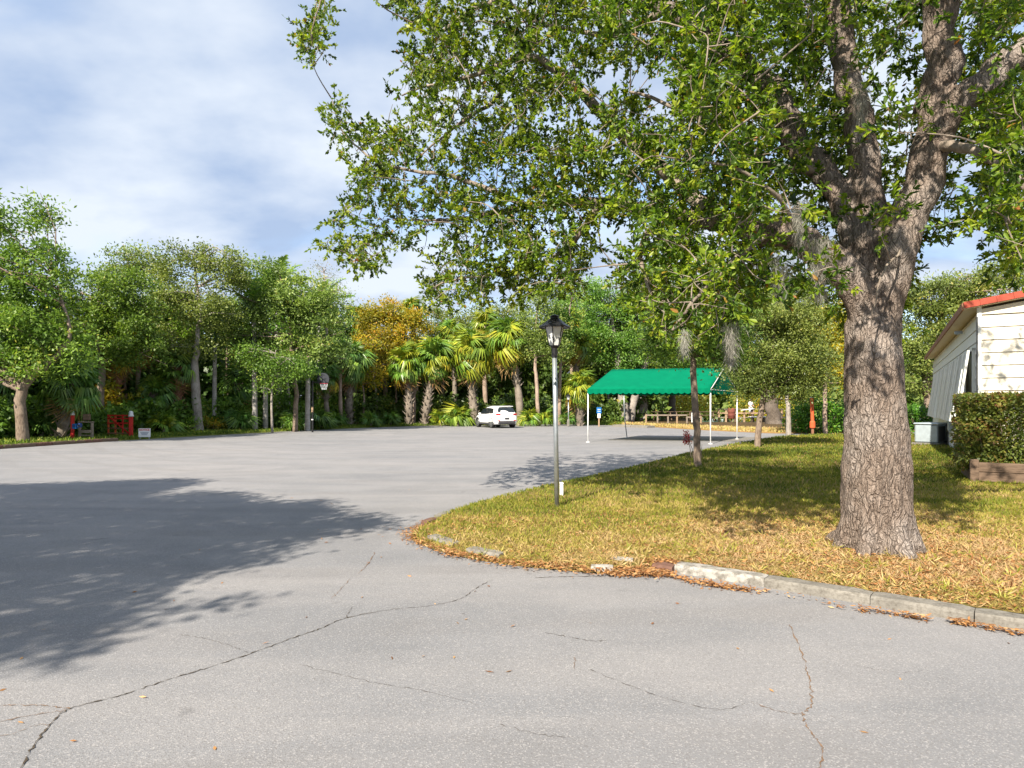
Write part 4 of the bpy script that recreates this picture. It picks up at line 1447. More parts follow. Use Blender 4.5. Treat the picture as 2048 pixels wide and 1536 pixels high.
for (x, d, top, r, bk, lab) in ((160, 36, 660, .07, 'bark_pale', 'thin pale stem between the small bench and the gate'), (250, 38, 640, .08, 'bark_tan', 'thin tan stem rising behind the red gate'), (300, 40, 630, .08, 'bark_pale', 'thin pale stem above the NOTICE sign'), (345, 40, 600, .09, 'bark_pale', 'slim pale trunk left of the forked oak'), (455, 42, 620, .08, 'bark_brown', 'thin dark stem between forked oak and paired palms'), (575, 44, 650, .09, 'bark_pale', 'slim pale trunk left of the hoop palm'), (725, 50, 690, .08, 'bark_tan', 'thin tan stem right of the netted trunk palm'), (750, 52, 680, .09, 'bark_pale', 'slim pale trunk under the yellow tree'), (790, 54, 690, .08, 'bark_brown', 'thin dark stem left of the bristling palms'), (1215, 62, 660, .11, 'bark_pale', 'slim trunk right of the blue sign')):
    broadleaf('slim_tree', lab, x, d, [(x + 6, top, 30, 26), (x - 14, top + 40, 26, 26), (x + 20, top + 60, 22, 20)], [(x, 858, 1.1), (x + 3, 800, 1), (x - 2, 740, .8), (x + 4, top, .4)], r, 'leaf_yellow' if 700 < x < 800 else ('leaf_olive' if d % 4 else 'leaf_fresh'), bk, 2200, .15, group='slim stems among the palms')

# ---- the mass of woods behind the first rows
def woods(name, label, xs, tops, bots, dmin, dmax, n, size, mat, seed):
    x = rng.uniform(xs[0], xs[-1], n)
    top = np.interp(x, xs, tops) + np.array([mnoise.noise((a * .022, seed, 1)) * 36 + mnoise.noise((a * .07, seed, 5)) * 18 for a in x])
    bot = np.interp(x, xs, bots)
    v = rng.uniform(0, 1, n)
    y = top + (bot - top) * v
    base = np.interp((x - HX) / F, _ea, _ed)
    k = rng.uniform(0, 1, n)
    cell = np.array([mnoise.noise((a * .03, b * .03, seed)) for a, b in zip(x, y)])
    d = base + dmin + (dmax - dmin) * np.clip(k * .6 + .4 * (.5 + cell), 0, 1)
    pos = np.stack([(x - HX) / F * d, d, EYE + (HY - y) / F * d], 1)
    ok = pos[:, 2] > 0
    pos, cell = pos[ok], cell[ok]
    n = len(pos)
    size *= 1.5
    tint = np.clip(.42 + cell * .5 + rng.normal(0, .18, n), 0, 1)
    L = rng.uniform(.7, 1.4, n) * size
    return tag(leaves(name, pos, rng.normal(size=(n, 3)), rng.normal(0, .6, (n, 3)) + np.array([[-.1, -.3, .6]]), L, L * rng.uniform(.4, .65, n), tint, M[mat], fine=False), label, 'woods', None, 'stuff')


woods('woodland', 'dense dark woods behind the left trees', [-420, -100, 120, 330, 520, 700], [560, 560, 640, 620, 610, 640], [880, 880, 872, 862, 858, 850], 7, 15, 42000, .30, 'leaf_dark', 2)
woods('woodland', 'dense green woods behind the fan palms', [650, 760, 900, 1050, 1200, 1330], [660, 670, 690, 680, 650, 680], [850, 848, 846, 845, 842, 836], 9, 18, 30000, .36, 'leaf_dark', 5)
woods('woodland', 'sunlit yellow green trees on the far bank of the creek', [1290, 1400, 1500, 1600, 1720, 1840, 1960], [700, 690, 690, 660, 660, 700, 720], [832, 832, 834, 836, 838, 838, 838], 55, 70, 22000, .75, 'leaf_fresh', 8)
woods('woodland', 'scrubby olive growth across the water', [1180, 1300, 1450, 1600, 1760, 1900], [740, 745, 750, 740, 740, 750], [832, 834, 835, 836, 838, 838], 48, 55, 9000, .6, 'leaf_olive', 11)
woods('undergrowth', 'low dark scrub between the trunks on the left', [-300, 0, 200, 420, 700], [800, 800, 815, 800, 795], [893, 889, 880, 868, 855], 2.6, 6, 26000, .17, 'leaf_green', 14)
woods('undergrowth', 'sunlit golden scrub behind the red gate', [140, 180, 230, 290], [800, 770, 760, 800], [876, 874, 872, 870], 4.2, 7, 5200, .13, 'leaf_yellow', 33)
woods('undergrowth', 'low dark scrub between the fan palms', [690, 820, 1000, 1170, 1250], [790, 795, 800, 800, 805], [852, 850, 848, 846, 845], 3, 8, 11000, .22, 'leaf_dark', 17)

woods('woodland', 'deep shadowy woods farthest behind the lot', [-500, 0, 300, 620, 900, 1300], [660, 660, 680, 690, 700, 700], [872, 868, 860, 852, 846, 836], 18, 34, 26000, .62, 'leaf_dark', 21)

# ================================================================== PALMS
def fan_mesh(name, mat, seed, nseg=30, droop=.35):
    r_ = random.Random(seed)
    mb, tints = MB(), []
    mb.tube([(0, 0, 0), (.25, 0, .03), (.48, 0, 0)], [.016, .012, .009], 3, False)
    nf0 = len(mb.f)
    for k in range(nseg):
        a = R(-128 + 256 * k / (nseg - 1)) + r_.uniform(-.05, .05)
        ln = (.60 - .12 * abs(a) / 2.2) * r_.uniform(.85, 1.1)
        ca, sa = math.cos(a), math.sin(a)
        t = Vector((ca, sa, 0))
        s = Vector((-sa, ca, 0))
        zz_ = -.02 if k % 2 else .02
        hub = Vector((.47, 0, 0))
        mid = hub + t * ln * .55 + Vector((0, 0, zz_ + .03))
        tip = hub + t * ln + Vector((0, 0, -droop * ln * r_.uniform(.5, 1.5)))
        if r_.random() < .3:
            tip = hub + t * ln * .8 + Vector((0, 0, -droop * ln * 1.6))
        mb.add([hub - s * .008, hub + s * .008, mid + s * .036 + Vector((0, 0, .015)), mid - s * .036, tip], [(0, 1, 2, 3), (3, 2, 4)])
    me = bpy.data.meshes.new(name)
    me.from_pydata(mb.v, [], mb.f)
    me.materials.append(M[mat])
    at = me.attributes.new('tint', 'FLOAT', 'FACE')
    at.data.foreach_set('value', [.4] * nf0 + [min(1, max(0, r_.gauss(.5, .22))) for _ in range(len(mb.f) - nf0)])
    return me


FAN = {m: [fan_mesh('frond', m, i * 7 + len(m), 30, .25 + .2 * i) for i in range(3)] for m in ('palm_green', 'palm_lime', 'palm_dark', 'palm_yellow')}
FAN['palm_dead'] = [fan_mesh('dead_frond', 'palm_dead', 3 + i, 18, .9 + .3 * i) for i in range(3)]


def frond(mesh, parent, loc, az, pitch, roll, sc):
    o = bpy.data.objects.new(mesh.name.split('.')[0], mesh)
    col.objects.link(o)
    o.parent = parent
    o.matrix_local = Matrix.Translation(loc) @ Euler((0, 0, az)).to_matrix().to_4x4() @ Euler((roll, -pitch, 0)).to_matrix().to_4x4() @ Matrix.Scale(sc, 4)
    return o


def fan_palm(label, bx, by, cx, cy, d, sc, nf=26, style='boot', mats=('palm_green', 'palm_lime'), dead=5, r=.17, yellow=.18, group='fan palms at the edge of the lot', lo=-62):
    z = float(gz((bx - HX) / F * d, d))
    sc *= 1.0
    nf = int(nf * 1.2)
    base = Vector(((bx - HX) / F * d, d, z))
    top = P(cx, cy, d) - base
    root = empty('fan_palm', base, 0, label, 'palm', group)
    rr = random.Random(bx * 3 + cy)
    mb = MB()
    bend = Vector((rr.uniform(-.12, .12), rr.uniform(-.1, .1), 0)) * top.z * .3
    pts = [Vector((0, 0, -.15)), top * .33 + bend, top * .7 + bend * .7, top]
    q = smooth_path([tuple(p) for p in pts], 5)
    q = [Vector(p) for p in q]
    rad = [r * (1.25 if i == 0 else 1.0 - .12 * math.sin(i)) for i in range(len(q))]
    mb.tube(q, rad, 9)
    if style == 'slim':
        mb.build('trunk', M['bark_tan'], root, smooth=True)
    else:
        bm_ = M['boot_red'] if style == 'red' else M['boot']
        mb.build('trunk', bm_, root, smooth=True)
        bt = MB()
        nb = int(top.z / .055)
        for k in range(nb):
            f = (k + .5) / nb
            if style == 'half' and f < .45:
                continue
            ft = f * (len(q) - 1)
            i = min(int(ft), len(q) - 2)
            c = q[i].lerp(q[i + 1], ft - i)
            a = k * 2.4 + rr.uniform(-.2, .2)
            o_ = Vector((math.cos(a), math.sin(a), 0))
            s_ = Vector((-math.sin(a), math.cos(a), 0))
            p0 = c + o_ * r * .8
            ln = rr.uniform(.22, .42)
            p1 = p0 + o_ * ln * rr.uniform(.6, 1.0) + Vector((0, 0, ln))
            bt.add([p0 - s_ * .085, p0 + s_ * .085, p1 + s_ * .035, p1 - s_ * .035, p0 + Vector((0, 0, .12)) - s_ * .04, p0 + Vector((0, 0, .12)) + s_ * .04], [(0, 1, 2, 3), (4, 3, 2, 5), (0, 3, 4), (1, 5, 2)])
        bt.build('leaf_boots', bm_, root, kind='stuff')
    for k in range(nf):
        f = (k + .5) / nf
        pitch = R(82 + (lo - 82) * f ** .85) + rr.uniform(-.12, .12)
        az = k * 2.39996 + rr.uniform(-.25, .25)
        m = mats[0] if rr.random() < .6 else mats[1]
        if f > .62 and rr.random() < yellow * 1.1:
            m = 'palm_yellow'
        frond(FAN[m][rr.randrange(3)], root, top + Vector((rr.uniform(-.06, .06), rr.uniform(-.06, .06), .12 - .35 * f)), az, pitch, rr.uniform(-.5, .5), sc * rr.uniform(.85, 1.12))
    for k in range(dead):
        frond(FAN['palm_dead'][rr.randrange(3)], root, top + Vector((0, 0, -.3)), rr.uniform(0, 6.28), R(rr.uniform(-86, -58)), rr.uniform(-.6, .6), sc * rr.uniform(.75, 1.0))
    return root


GP = ('palm_green', 'palm_lime')
DK = ('palm_dark', 'palm_green')
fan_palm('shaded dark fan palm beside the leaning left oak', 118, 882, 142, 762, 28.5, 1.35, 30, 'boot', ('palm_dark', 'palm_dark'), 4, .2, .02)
fan_palm('shaggy palm with thatched reddish trunk behind the gate', 232, 872, 236, 702, 34.5, 1.25, 18, 'red', ('palm_yellow', 'palm_lime'), 9, .22, .5)
fan_palm('slim tan palm trunk right of the shaggy palm', 283, 868, 281, 690, 36, 1.1, 16, 'slim', ('palm_yellow', 'palm_lime'), 6, .12, .4)
fan_palm('red brown booted palm left of the forked oak', 362, 868, 356, 735, 36.5, 1.2, 20, 'red', DK, 6, .19, .1)
fan_palm('thin palm left of the booted fan palm pair', 683, 852, 682, 708, 47, 1.35, 22, 'slim', DK, 4, .13, .1)
fan_palm('drooping fan palm with netted trunk behind the hoop', 700, 851, 703, 725, 48, 1.75, 28, 'boot', DK, 5, .24, .1)
fan_palm('dark fan palm close to the hoop backboard', 660, 853, 652, 748, 46, 1.3, 20, 'half', ('palm_dark', 'palm_dark'), 5, .17, .05)
fan_palm('left of the two booted palms with bristling trunks', 818, 849, 812, 728, 51, 1.75, 30, 'boot', GP, 6, .26, .2)
fan_palm('smooth grey palm trunk between the bristling pair', 828, 849, 826, 716, 52, 1.4, 18, 'slim', GP, 3, .14, .1)
fan_palm('right of the two booted palms with bristling trunks', 848, 849, 868, 715, 51.5, 2.0, 32, 'boot', GP, 7, .28, .22)
fan_palm('largest fan palm directly behind the white car', 954, 848, 944, 708, 52, 2.1, 36, 'boot', ('palm_lime', 'palm_green'), 8, .30, .3)
fan_palm('leaning fan palm right of the white car', 1040, 848, 1018, 684, 51, 2.05, 34, 'half', ('palm_lime', 'palm_green'), 7, .28, .25)
fan_palm('high fan palm showing above the palm behind the car', 975, 846, 972, 652, 60, 1.75, 26, 'slim', ('palm_lime', 'palm_green'), 4, .2, .4)
fan_palm('tall slender palm rising above the yellow tree', 834, 847, 824, 620, 58, 1.45, 20, 'slim', ('palm_lime', 'palm_green'), 5, .2, .3)
fan_palm('fan palm high among the yellow leaves', 712, 849, 712, 640, 57, 1.5, 22, 'slim', ('palm_lime', 'palm_green'), 5, .2, .25)
fan_palm('mid height fan palm behind the bristling pair', 905, 847, 902, 668, 58, 1.5, 22, 'half', GP, 4, .2, .2)
fan_palm('short golden trunked palm left of the tent', 1160, 848, 1160, 775, 50.5, 1.55, 28, 'boot', ('palm_lime', 'palm_green'), 5, .30, .25)
fan_palm('taller palm above the golden trunked palm', 1152, 847, 1150, 690, 56, 1.75, 26, 'half', ('palm_lime', 'palm_green'), 5, .2, .3)
fan_palm('yellowish palm head behind the lamp', 1142, 846, 1140, 640, 60, 1.3, 20, 'slim', ('palm_lime', 'palm_lime'), 4, .18, .4)
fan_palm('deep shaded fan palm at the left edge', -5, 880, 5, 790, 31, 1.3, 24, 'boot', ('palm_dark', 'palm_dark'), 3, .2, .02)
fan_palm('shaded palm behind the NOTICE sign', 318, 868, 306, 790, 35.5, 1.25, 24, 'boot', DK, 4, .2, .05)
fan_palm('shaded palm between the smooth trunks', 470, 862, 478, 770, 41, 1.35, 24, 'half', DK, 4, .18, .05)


def palmetto(label, x, y, d, sc, nf, mats):
    z = float(gz((x - HX) / F * d, d))
    root = empty('palmetto', ((x - HX) / F * d, d, z), 0, label, 'palmetto', 'low palmettos under the trees')
    rr = random.Random(x * 7 + nf)
    MB().tube([(0, 0, -.1), (.05, 0, .2), (.08, .03, .35)], [.09, .08, .06], 6).build('trunk', M['boot'], root)
    for k in range(nf):
        f = (k + .5) / nf
        frond(FAN[mats[rr.randrange(2)]][rr.randrange(3)], root, Vector((rr.uniform(-.1, .1), rr.uniform(-.1, .1), .25)), k * 2.4 + rr.uniform(-.3, .3), R(80 - 66 * f) + rr.uniform(-.15, .15), rr.uniform(-.4, .4), sc * rr.uniform(.8, 1.15))


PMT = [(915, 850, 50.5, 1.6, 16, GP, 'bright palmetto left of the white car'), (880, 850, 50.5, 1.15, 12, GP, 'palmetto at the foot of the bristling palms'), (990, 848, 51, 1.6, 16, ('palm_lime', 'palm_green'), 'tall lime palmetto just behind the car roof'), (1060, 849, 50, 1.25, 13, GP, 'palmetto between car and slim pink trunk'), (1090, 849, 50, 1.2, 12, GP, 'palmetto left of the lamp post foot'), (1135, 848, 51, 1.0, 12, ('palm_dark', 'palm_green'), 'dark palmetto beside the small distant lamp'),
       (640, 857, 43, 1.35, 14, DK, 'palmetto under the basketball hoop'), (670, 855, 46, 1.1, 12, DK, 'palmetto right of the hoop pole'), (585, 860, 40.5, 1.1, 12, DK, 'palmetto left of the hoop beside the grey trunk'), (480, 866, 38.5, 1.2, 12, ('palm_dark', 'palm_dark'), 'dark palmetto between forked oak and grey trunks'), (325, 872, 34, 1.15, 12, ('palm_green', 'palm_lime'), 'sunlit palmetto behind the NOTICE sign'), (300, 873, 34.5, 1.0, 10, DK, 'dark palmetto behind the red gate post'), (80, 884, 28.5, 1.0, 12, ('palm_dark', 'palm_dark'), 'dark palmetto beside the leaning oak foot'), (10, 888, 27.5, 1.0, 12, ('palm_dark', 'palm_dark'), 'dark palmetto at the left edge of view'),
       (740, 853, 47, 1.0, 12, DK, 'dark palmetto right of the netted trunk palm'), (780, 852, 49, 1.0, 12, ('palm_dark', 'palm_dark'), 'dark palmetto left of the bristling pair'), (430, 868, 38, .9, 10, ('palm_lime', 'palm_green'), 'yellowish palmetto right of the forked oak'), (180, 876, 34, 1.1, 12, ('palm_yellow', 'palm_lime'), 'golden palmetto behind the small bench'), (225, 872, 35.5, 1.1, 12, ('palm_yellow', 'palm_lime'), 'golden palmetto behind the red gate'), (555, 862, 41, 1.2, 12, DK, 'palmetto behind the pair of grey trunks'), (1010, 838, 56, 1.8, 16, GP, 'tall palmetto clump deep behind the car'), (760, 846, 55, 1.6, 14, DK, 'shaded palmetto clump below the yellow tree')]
for x, y, d, sc, nf, mats, lab in PMT:
    palmetto(lab, x, y, d, sc, nf, mats)


def feather_mesh(name, mat, seed):
    r_ = random.Random(seed)
    mb = MB()
    N = 26
    pts = [Vector((1.0 * t, 0, .32 * t - .62 * t * t)) for t in [i / N for i in range(N + 1)]]
    mb.tube(pts[::2], [.014 * (1 - .8 * i / 13) for i in range(14)], 3, False)
    n0 = len(mb.f)
    for i in range(3, N):
        for s in (-1, 1):
            p = pts[i]
            ln = .26 * math.sin(math.pi * min(1, .18 + .8 * i / N)) * r_.uniform(.8, 1.15)
            d_ = Vector((.55, s * .9, r_.uniform(-.15, .35))).normalized()
            w = Vector((.016, 0, .006))
            q = p + d_ * ln
            mb.add([p - w, p + w, p + d_ * ln * .6 + w, q + Vector((0, 0, -.06)), p + d_ * ln * .6 - w], [(0, 1, 2, 4), (4, 2, 3)])
    me = bpy.data.meshes.new(name)
    me.from_pydata(mb.v, [], mb.f)
    me.materials.append(M[mat])
    at = me.attributes.new('tint', 'FLOAT', 'FACE')
    at.data.foreach_set('value', [.4] * n0 + [min(1, max(0, r_.gauss(.55, .22))) for _ in range(len(mb.f) - n0)])
    return me


FEATHER = [feather_mesh('frond', 'palm_green', 5), feather_mesh('frond', 'palm_green', 9)]


def royal(label, bx, by, cx, cy, d, r, ln, nf):
    z = float(gz((bx - HX) / F * d, d))
    base = Vector(((bx - HX) / F * d, d, z))
    root = empty('royal_palm', base, 0, label, 'palm', 'smooth grey trunked palms')
    top = P(cx, cy, d) - base
    H = top.z
    pts = [Vector((top.x * f, 0, H * f - .1 * (f == 0))) for f in (0, .03, .2, .45, .7, .9, 1)]
    MB().tube(pts, [r * 1.3, r * 1.12, r, r * .95, r * .88, r * .8, r * .72], 14).build('trunk', M['royal'], root, smooth=True)
    MB().tube([top, top + Vector((0, 0, .5)), top + Vector((0, 0, 1.0))], [r * .78, r * .6, r * .3], 10).build('crownshaft', M['palm_green'], root, smooth=True)
    rr = random.Random(bx)
    for k in range(nf):
        f = (k + .5) / nf
        o = frond(FEATHER[k % 2], root, top + Vector((0, 0, .85)), k * 2.4 + .4, R(72 - 60 * f), rr.uniform(-.3, .3), ln * rr.uniform(.85, 1.1))


royal('thick smooth grey palm trunk beside the basketball hoop', 615, 860, 616, 690, 40.2, .155, 2.3, 6)
royal('left of the paired smooth grey palm trunks', 510, 865, 508, 640, 38.8, .15, 2.6, 7)
royal('right of the paired smooth grey palm trunks', 531, 864, 530, 640, 39.9, .145, 2.9, 9)
royal('smooth grey palm trunk right of the forked oak', 428, 868, 430, 690, 38.2, .13, 2.2, 6)
royal('tall feather palm whose fronds top the wide oak', 560, 858, 553, 612, 46, .18, 3.2, 9)
royal('feather palm peeking above the right end of the wide oak', 640, 856, 637, 645, 48, .18, 3.2, 9)


# ---- shrubs
def shrub(name, label, x, y, d, w, h, dep, n, ls, mat, group=None, z0=None):
    z = float(gz((x - HX) / F * d, d)) if z0 is None else z0
    base = Vector(((x - HX) / F * d, d, z))
    root = empty(name, base, 0, label, 'shrub', group)
    k = int(max(10, w * h * dep * 10))
    c = rng.uniform(-1, 1, (k, 3)) * np.array([w / 2, dep / 2, h / 2]) + np.array([0, 0, h * .52])
    idx = rng.integers(0, k, n)
    pos = c[idx] + rng.normal(0, 1, (n, 3)) * np.array([.2, .2, .14])
    pos[:, 2] = np.maximum(pos[:, 2], .05)
    tone = rng.normal(.5, .14, k)
    leaves('leaf_mass', pos, rng.normal(size=(n, 3)), rng.normal(0, .5, (n, 3)) + np.array([[-.1, -.3, .8]]), rng.uniform(.7, 1.3, n) * ls, rng.uniform(.45, .7, n) * ls, np.clip(tone[idx] + rng.normal(0, .18, n), 0, 1), M[mat], root, fine=False, kind='stuff')
    mb = MB()
    for i in range(min(k, 12)):
        mb.tube([(c[i][0] * .4, c[i][1] * .4, -.05), tuple(c[i] * np.array([.8, .8, .5])), tuple(c[i])], [.02, .015, .006], 4, False)
    mb.build('stems', M['bark_brown'], root)
    return root


shrub('shrub', 'bright green bushy shrub behind the orange post', 1634, 862, 37, 3.2, 1.7, 1.6, 4600, .16, 'leaf_shrub', None, LZ)
shrub('shrub', 'bright green shrub showing right of the big trunk', 1850, 850, 34, 2.6, 1.3, 1.4, 3200, .15, 'leaf_shrub', None, LZ)
shrub('shrub', 'green shrub half hidden behind the big trunk', 1700, 862, 38, 2.4, 1.6, 1.4, 2600, .16, 'leaf_shrub', None, LZ)
shrub('shrub', 'yellow green bush at the foot of the forked oak', 380, 870, 36, .9, 1.0, .8, 700, .10, 'leaf_fresh')
shrub('shrub', 'small tan green bush right of the forked oak', 425, 868, 37.5, 1.2, .8, .8, 800, .10, 'leaf_yellow')
shrub('shrub', 'yellowing bush between the gate and the small bench', 200, 876, 33.5, 1.0, 1.2, .9, 900, .10, 'leaf_yellow')
shrub('shrub', 'yellow green bush under the tent roof behind the picnic table', 1360, 836, 72, 7, 3.2, 3, 3600, .26, 'leaf_yellow', None, .2)
shrub('shrub', 'golden bush behind the jetty', 1525, 830, 78, 7, 3.5, 3, 3600, .28, 'leaf_yellow', None, -.4)

# ================================================================== OBJECTS
# ---- lamp post
def lamp(label, base, H, r, sc, foot=False, lean=(0, 0)):
    root = empty('lamp_post', base, 0, label, 'lamp post', 'lamp posts')
    tp = Vector((lean[0], lean[1], H))
    MB().tube([(0, 0, -.05), tuple(tp * .5), tuple(tp)], r, 16).build('pole', M['galv'], root, smooth=True)
    if foot:
        MB().lathe([(r * 2.6, -.02), (r * 2.6, .42), (r * 1.6, .5)], 10).build('foot', M['concrete'], root)
    x, y = tp.x, tp.y
    s = sc
    MB().lathe([(r * 1.25, -.05), (r * 1.3, .05 * s), (r * 1.35, .11 * s), (.085 * s, .14 * s), (.085 * s, .16 * s)], 16, (x, y, H)).build('collar', M['black'], root)
    # six frosted panes between black bars, flaring upwards
    z0, z1 = H + .16 * s, H + .52 * s
    ra, rb = .10 * s, .185 * s
    bars = MB()
    for k in range(6):
        a0, a1 = k * math.pi / 3 + .25, (k + 1) * math.pi / 3 + .25
        A0, A1 = Vector((math.cos(a0), math.sin(a0), 0)), Vector((math.cos(a1), math.sin(a1), 0))
        c = Vector((x, y, 0))
        q = [c + A0 * ra + Vector((0, 0, z0)), c + A1 * ra + Vector((0, 0, z0)), c + A1 * rb + Vector((0, 0, z1)), c + A0 * rb + Vector((0, 0, z1))]
        n_ = (q[1] - q[0]).cross(q[3] - q[0]).normalized()
        m = MB()
        m.add([p - n_ * .003 for p in q] + [p + n_ * .003 for p in q], [(3, 2, 1, 0), (4, 5, 6, 7), (0, 1, 5, 4), (1, 2, 6, 5), (2, 3, 7, 6), (3, 0, 4, 7)])
        m.build('pane', M['frost'], root)
        bars.bar(q[0] + n_ * .002, q[3] + n_ * .002, .018 * s)
    bars.lathe([(ra * 1.05, 0), (ra * 1.08, .015 * s)], 6, (x, y, z0 - .01 * s), rot=.25)
    bars.build('lantern_frame', M['black'], root)
    roof = MB()
    rings = [(.30, .0), (.305, .022), (.20, .10), (.12, .17), (.085, .185), (.08, .215), (.10, .225), (.07, .25), (.02, .265)]
    n = 24
    vs_, fs = [], []
    for j, (rr_, zz_) in enumerate(rings):
        for k in range(n):
            a = 2 * math.pi * k / n
            sc_ = (1 - .06 * (k % 4 == 2)) if j < 3 else 1
            up = .018 * (k % 4 == 0) if j < 2 else 0
            vs_.append((x + rr_ * s * sc_ * math.cos(a), y + rr_ * s * sc_ * math.sin(a), z1 - .02 * s + (zz_ + up) * s))
    for j in range(len(rings) - 1):
        for k in range(n):
            fs.append((j * n + k, j * n + (k + 1) % n, (j + 1) * n + (k + 1) % n, (j + 1) * n + k))
    fs.append(tuple(range(n - 1, -1, -1)))
    roof.add(vs_, fs)
    roof.build('lantern_cap', M['black'], root)
    return root


LB = P(1114, 1013, 9.35)
LB.z = LZ
top = P(1109, 708, 9.35)
lamp('black lantern on a galvanised pole at the lawn edge', LB, top.z - LZ, .034, .74, False, (top.x - LB.x, 0))
b2 = G(1131, 851)
lamp('small distant lantern on white pole beside the golden trunked palm', Vector((b2.x, 49, .05)), 1.85, .04, .75, True)
mb = MB()
mb.box((0, 0, .08), (.055, .10, .20), 0, .008)
o = mb.build('utility_box', M['white_paint'])
o.location = P(1123, 985, 10.6)
o.location.z = LZ
tag(o, 'small white utility stake behind the lamp post', 'utility box', 'small white boxes')
MB().box((0, 0, .192), (.062, .107, .02), 0, .004).build('lid', M['white_paint'], o)
o = MB().box((0, 0, .18), (.22, .16, .42), 0, .02).build('utility_box', M['white_paint'])
o.location = Vector(((1058 - HX) / F * 50.5, 50.5, .08))
tag(o, 'small white box on the verge right of the car', 'utility box', 'small white boxes')
MB().box((0, 0, .40), (.24, .18, .03), 0, .008).build('lid', M['white_paint'], o)

# ---- green canopy tent
c1, c2, c3, c4 = G(1176, 884.5), G(1421, 888), G(1474, 878.5), G(1254, 875.5)
tent = empty('canopy_tent', c1, 0, 'green canvas canopy with scalloped edge on white poles', 'canopy')
EH, RH = 2.27, 3.22
p = [c - c1 for c in (c1, c2, c3, c4)]
MB().tube([(0, 0, 0), (0, 0, .02)], .09, 12).build('foot_plate', M['white_pole'], tent)
for k, q in enumerate(p):
    if k == 3:
        pts = [q, q + Vector((-.10, 0, .8)), q + Vector((-.14, 0, 1.5)), q + Vector((-.15, 0, EH))]
    else:
        pts = [q, q + Vector((0, 0, EH))]
    MB().tube(pts, .027 if k != 3 else .024, 10).build('pole', M['white_pole'] if k != 3 else M['galv'], tent, smooth=True)
    if k:
        MB().tube([q, q + Vector((0, 0, .02))], .09, 12).build('foot_plate', M['white_pole'], tent)
e = [q + Vector((0, 0, EH)) for q in p]
rl = (e[0] + e[3]) / 2 + Vector((.15, 0, RH - EH))
rr_ = (e[1] + e[2]) / 2 + Vector((-.05, 0, RH - EH))
fr = MB()
for a, b in ((e[0], e[1]), (e[3], e[2]), (e[0], e[3]), (e[1], e[2]), (rl, rr_), (e[0], rl), (e[3], rl), (e[1], rr_), (e[2], rr_)):
    fr.tube([a - Vector((0, 0, .05)), b - Vector((0, 0, .05))], .022, 6)
fr.build('roof_frame', M['white_pole'], tent)


def cloth(A, B, C_, D_, nu, nv, sag, name):
    vs_, fs = [], []
    for i in range(nu + 1):
        for j in range(nv + 1):
            u, v = i / nu, j / nv
            q = A.lerp(B, u).lerp(D_.lerp(C_, u), v)
            q = q - Vector((0, 0, sag * math.sin(math.pi * ((u * 3) % 1)) * math.sin(math.pi * v)))
            vs_.append(q)
    for i in range(nu):
        for j in range(nv):
            fs.append((i * (nv + 1) + j, (i + 1) * (nv + 1) + j, (i + 1) * (nv + 1) + j + 1, i * (nv + 1) + j + 1))
    o_ = MB().add(vs_, fs).build(name, M['canvas'], tent, smooth=True)
    sol = o_.modifiers.new('t', 'SOLIDIFY')
    sol.thickness = .008
    return o_


for A_, B_, C3 in ((e[0], e[3], rl), (e[1], e[2], rr_)):
    gp = MB().add([A_, B_, C3], [(0, 1, 2)]).build('gable_panel', M['canvas'], tent)
    gp.modifiers.new('t', 'SOLIDIFY').thickness = .008
out_f = (e[0] - e[3]).normalized() * .07
cloth(e[0] + out_f, e[1] + out_f, rr_, rl, 24, 8, .035, 'roof_panel')
cloth(e[3] - out_f, e[2] - out_f, rr_, rl, 24, 8, .035, 'roof_panel')


def valance(A, B, hgt, k, name='valance'):
    vs_, fs = [], []
    n = k * 6
    dr = (B - A).normalized()
    s = Vector((dr.y, -dr.x, 0))
    for i in range(n + 1):
        q = A.lerp(B, i / n)
        w = s * (.018 * math.sin(i * .9))
        drop = hgt * (.74 + .26 * abs(math.sin(math.pi * i / 6)))
        vs_ += [q + s * .01, q + s * .012 + w - Vector((0, 0, drop))]
    for i in range(n):
        fs.append((2 * i, 2 * i + 2, 2 * i + 3, 2 * i + 1))
    o_ = MB().add(vs_, fs).build(name, M['canvas'], tent)
    sol = o_.modifiers.new('t', 'SOLIDIFY')
    sol.thickness = .006


valance(e[0] + out_f, e[1] + out_f, .22, 20)
valance(e[3] - out_f, e[2] - out_f, .22, 20)
valance(e[1] + out_f, e[2] - out_f, .22, 12)
valance(e[0] + out_f, e[3] - out_f, .22, 12)
# pale slab the tent stands on
mb = MB()
mb.add([G(1215, 880.5) + Vector((0, 0, .006)), G(1480, 883) + Vector((0, 0, .006)), G(1520, 874.5) + Vector((0, 0, .006)), G(1262, 873.2) + Vector((0, 0, .006))], [(0, 1, 2, 3)])
tag(mb.build('concrete_pad', M['concrete']), 'pale concrete pad under the green canopy', kind='structure')

# ---- white car
car = empty('parked_car', Vector(((990 - HX) / F * 47.2, 47.2, 0)), R(90 + 25), 'white compact SUV parked at the far edge of the lot', 'car')
car.scale = (.95, .95, .95)
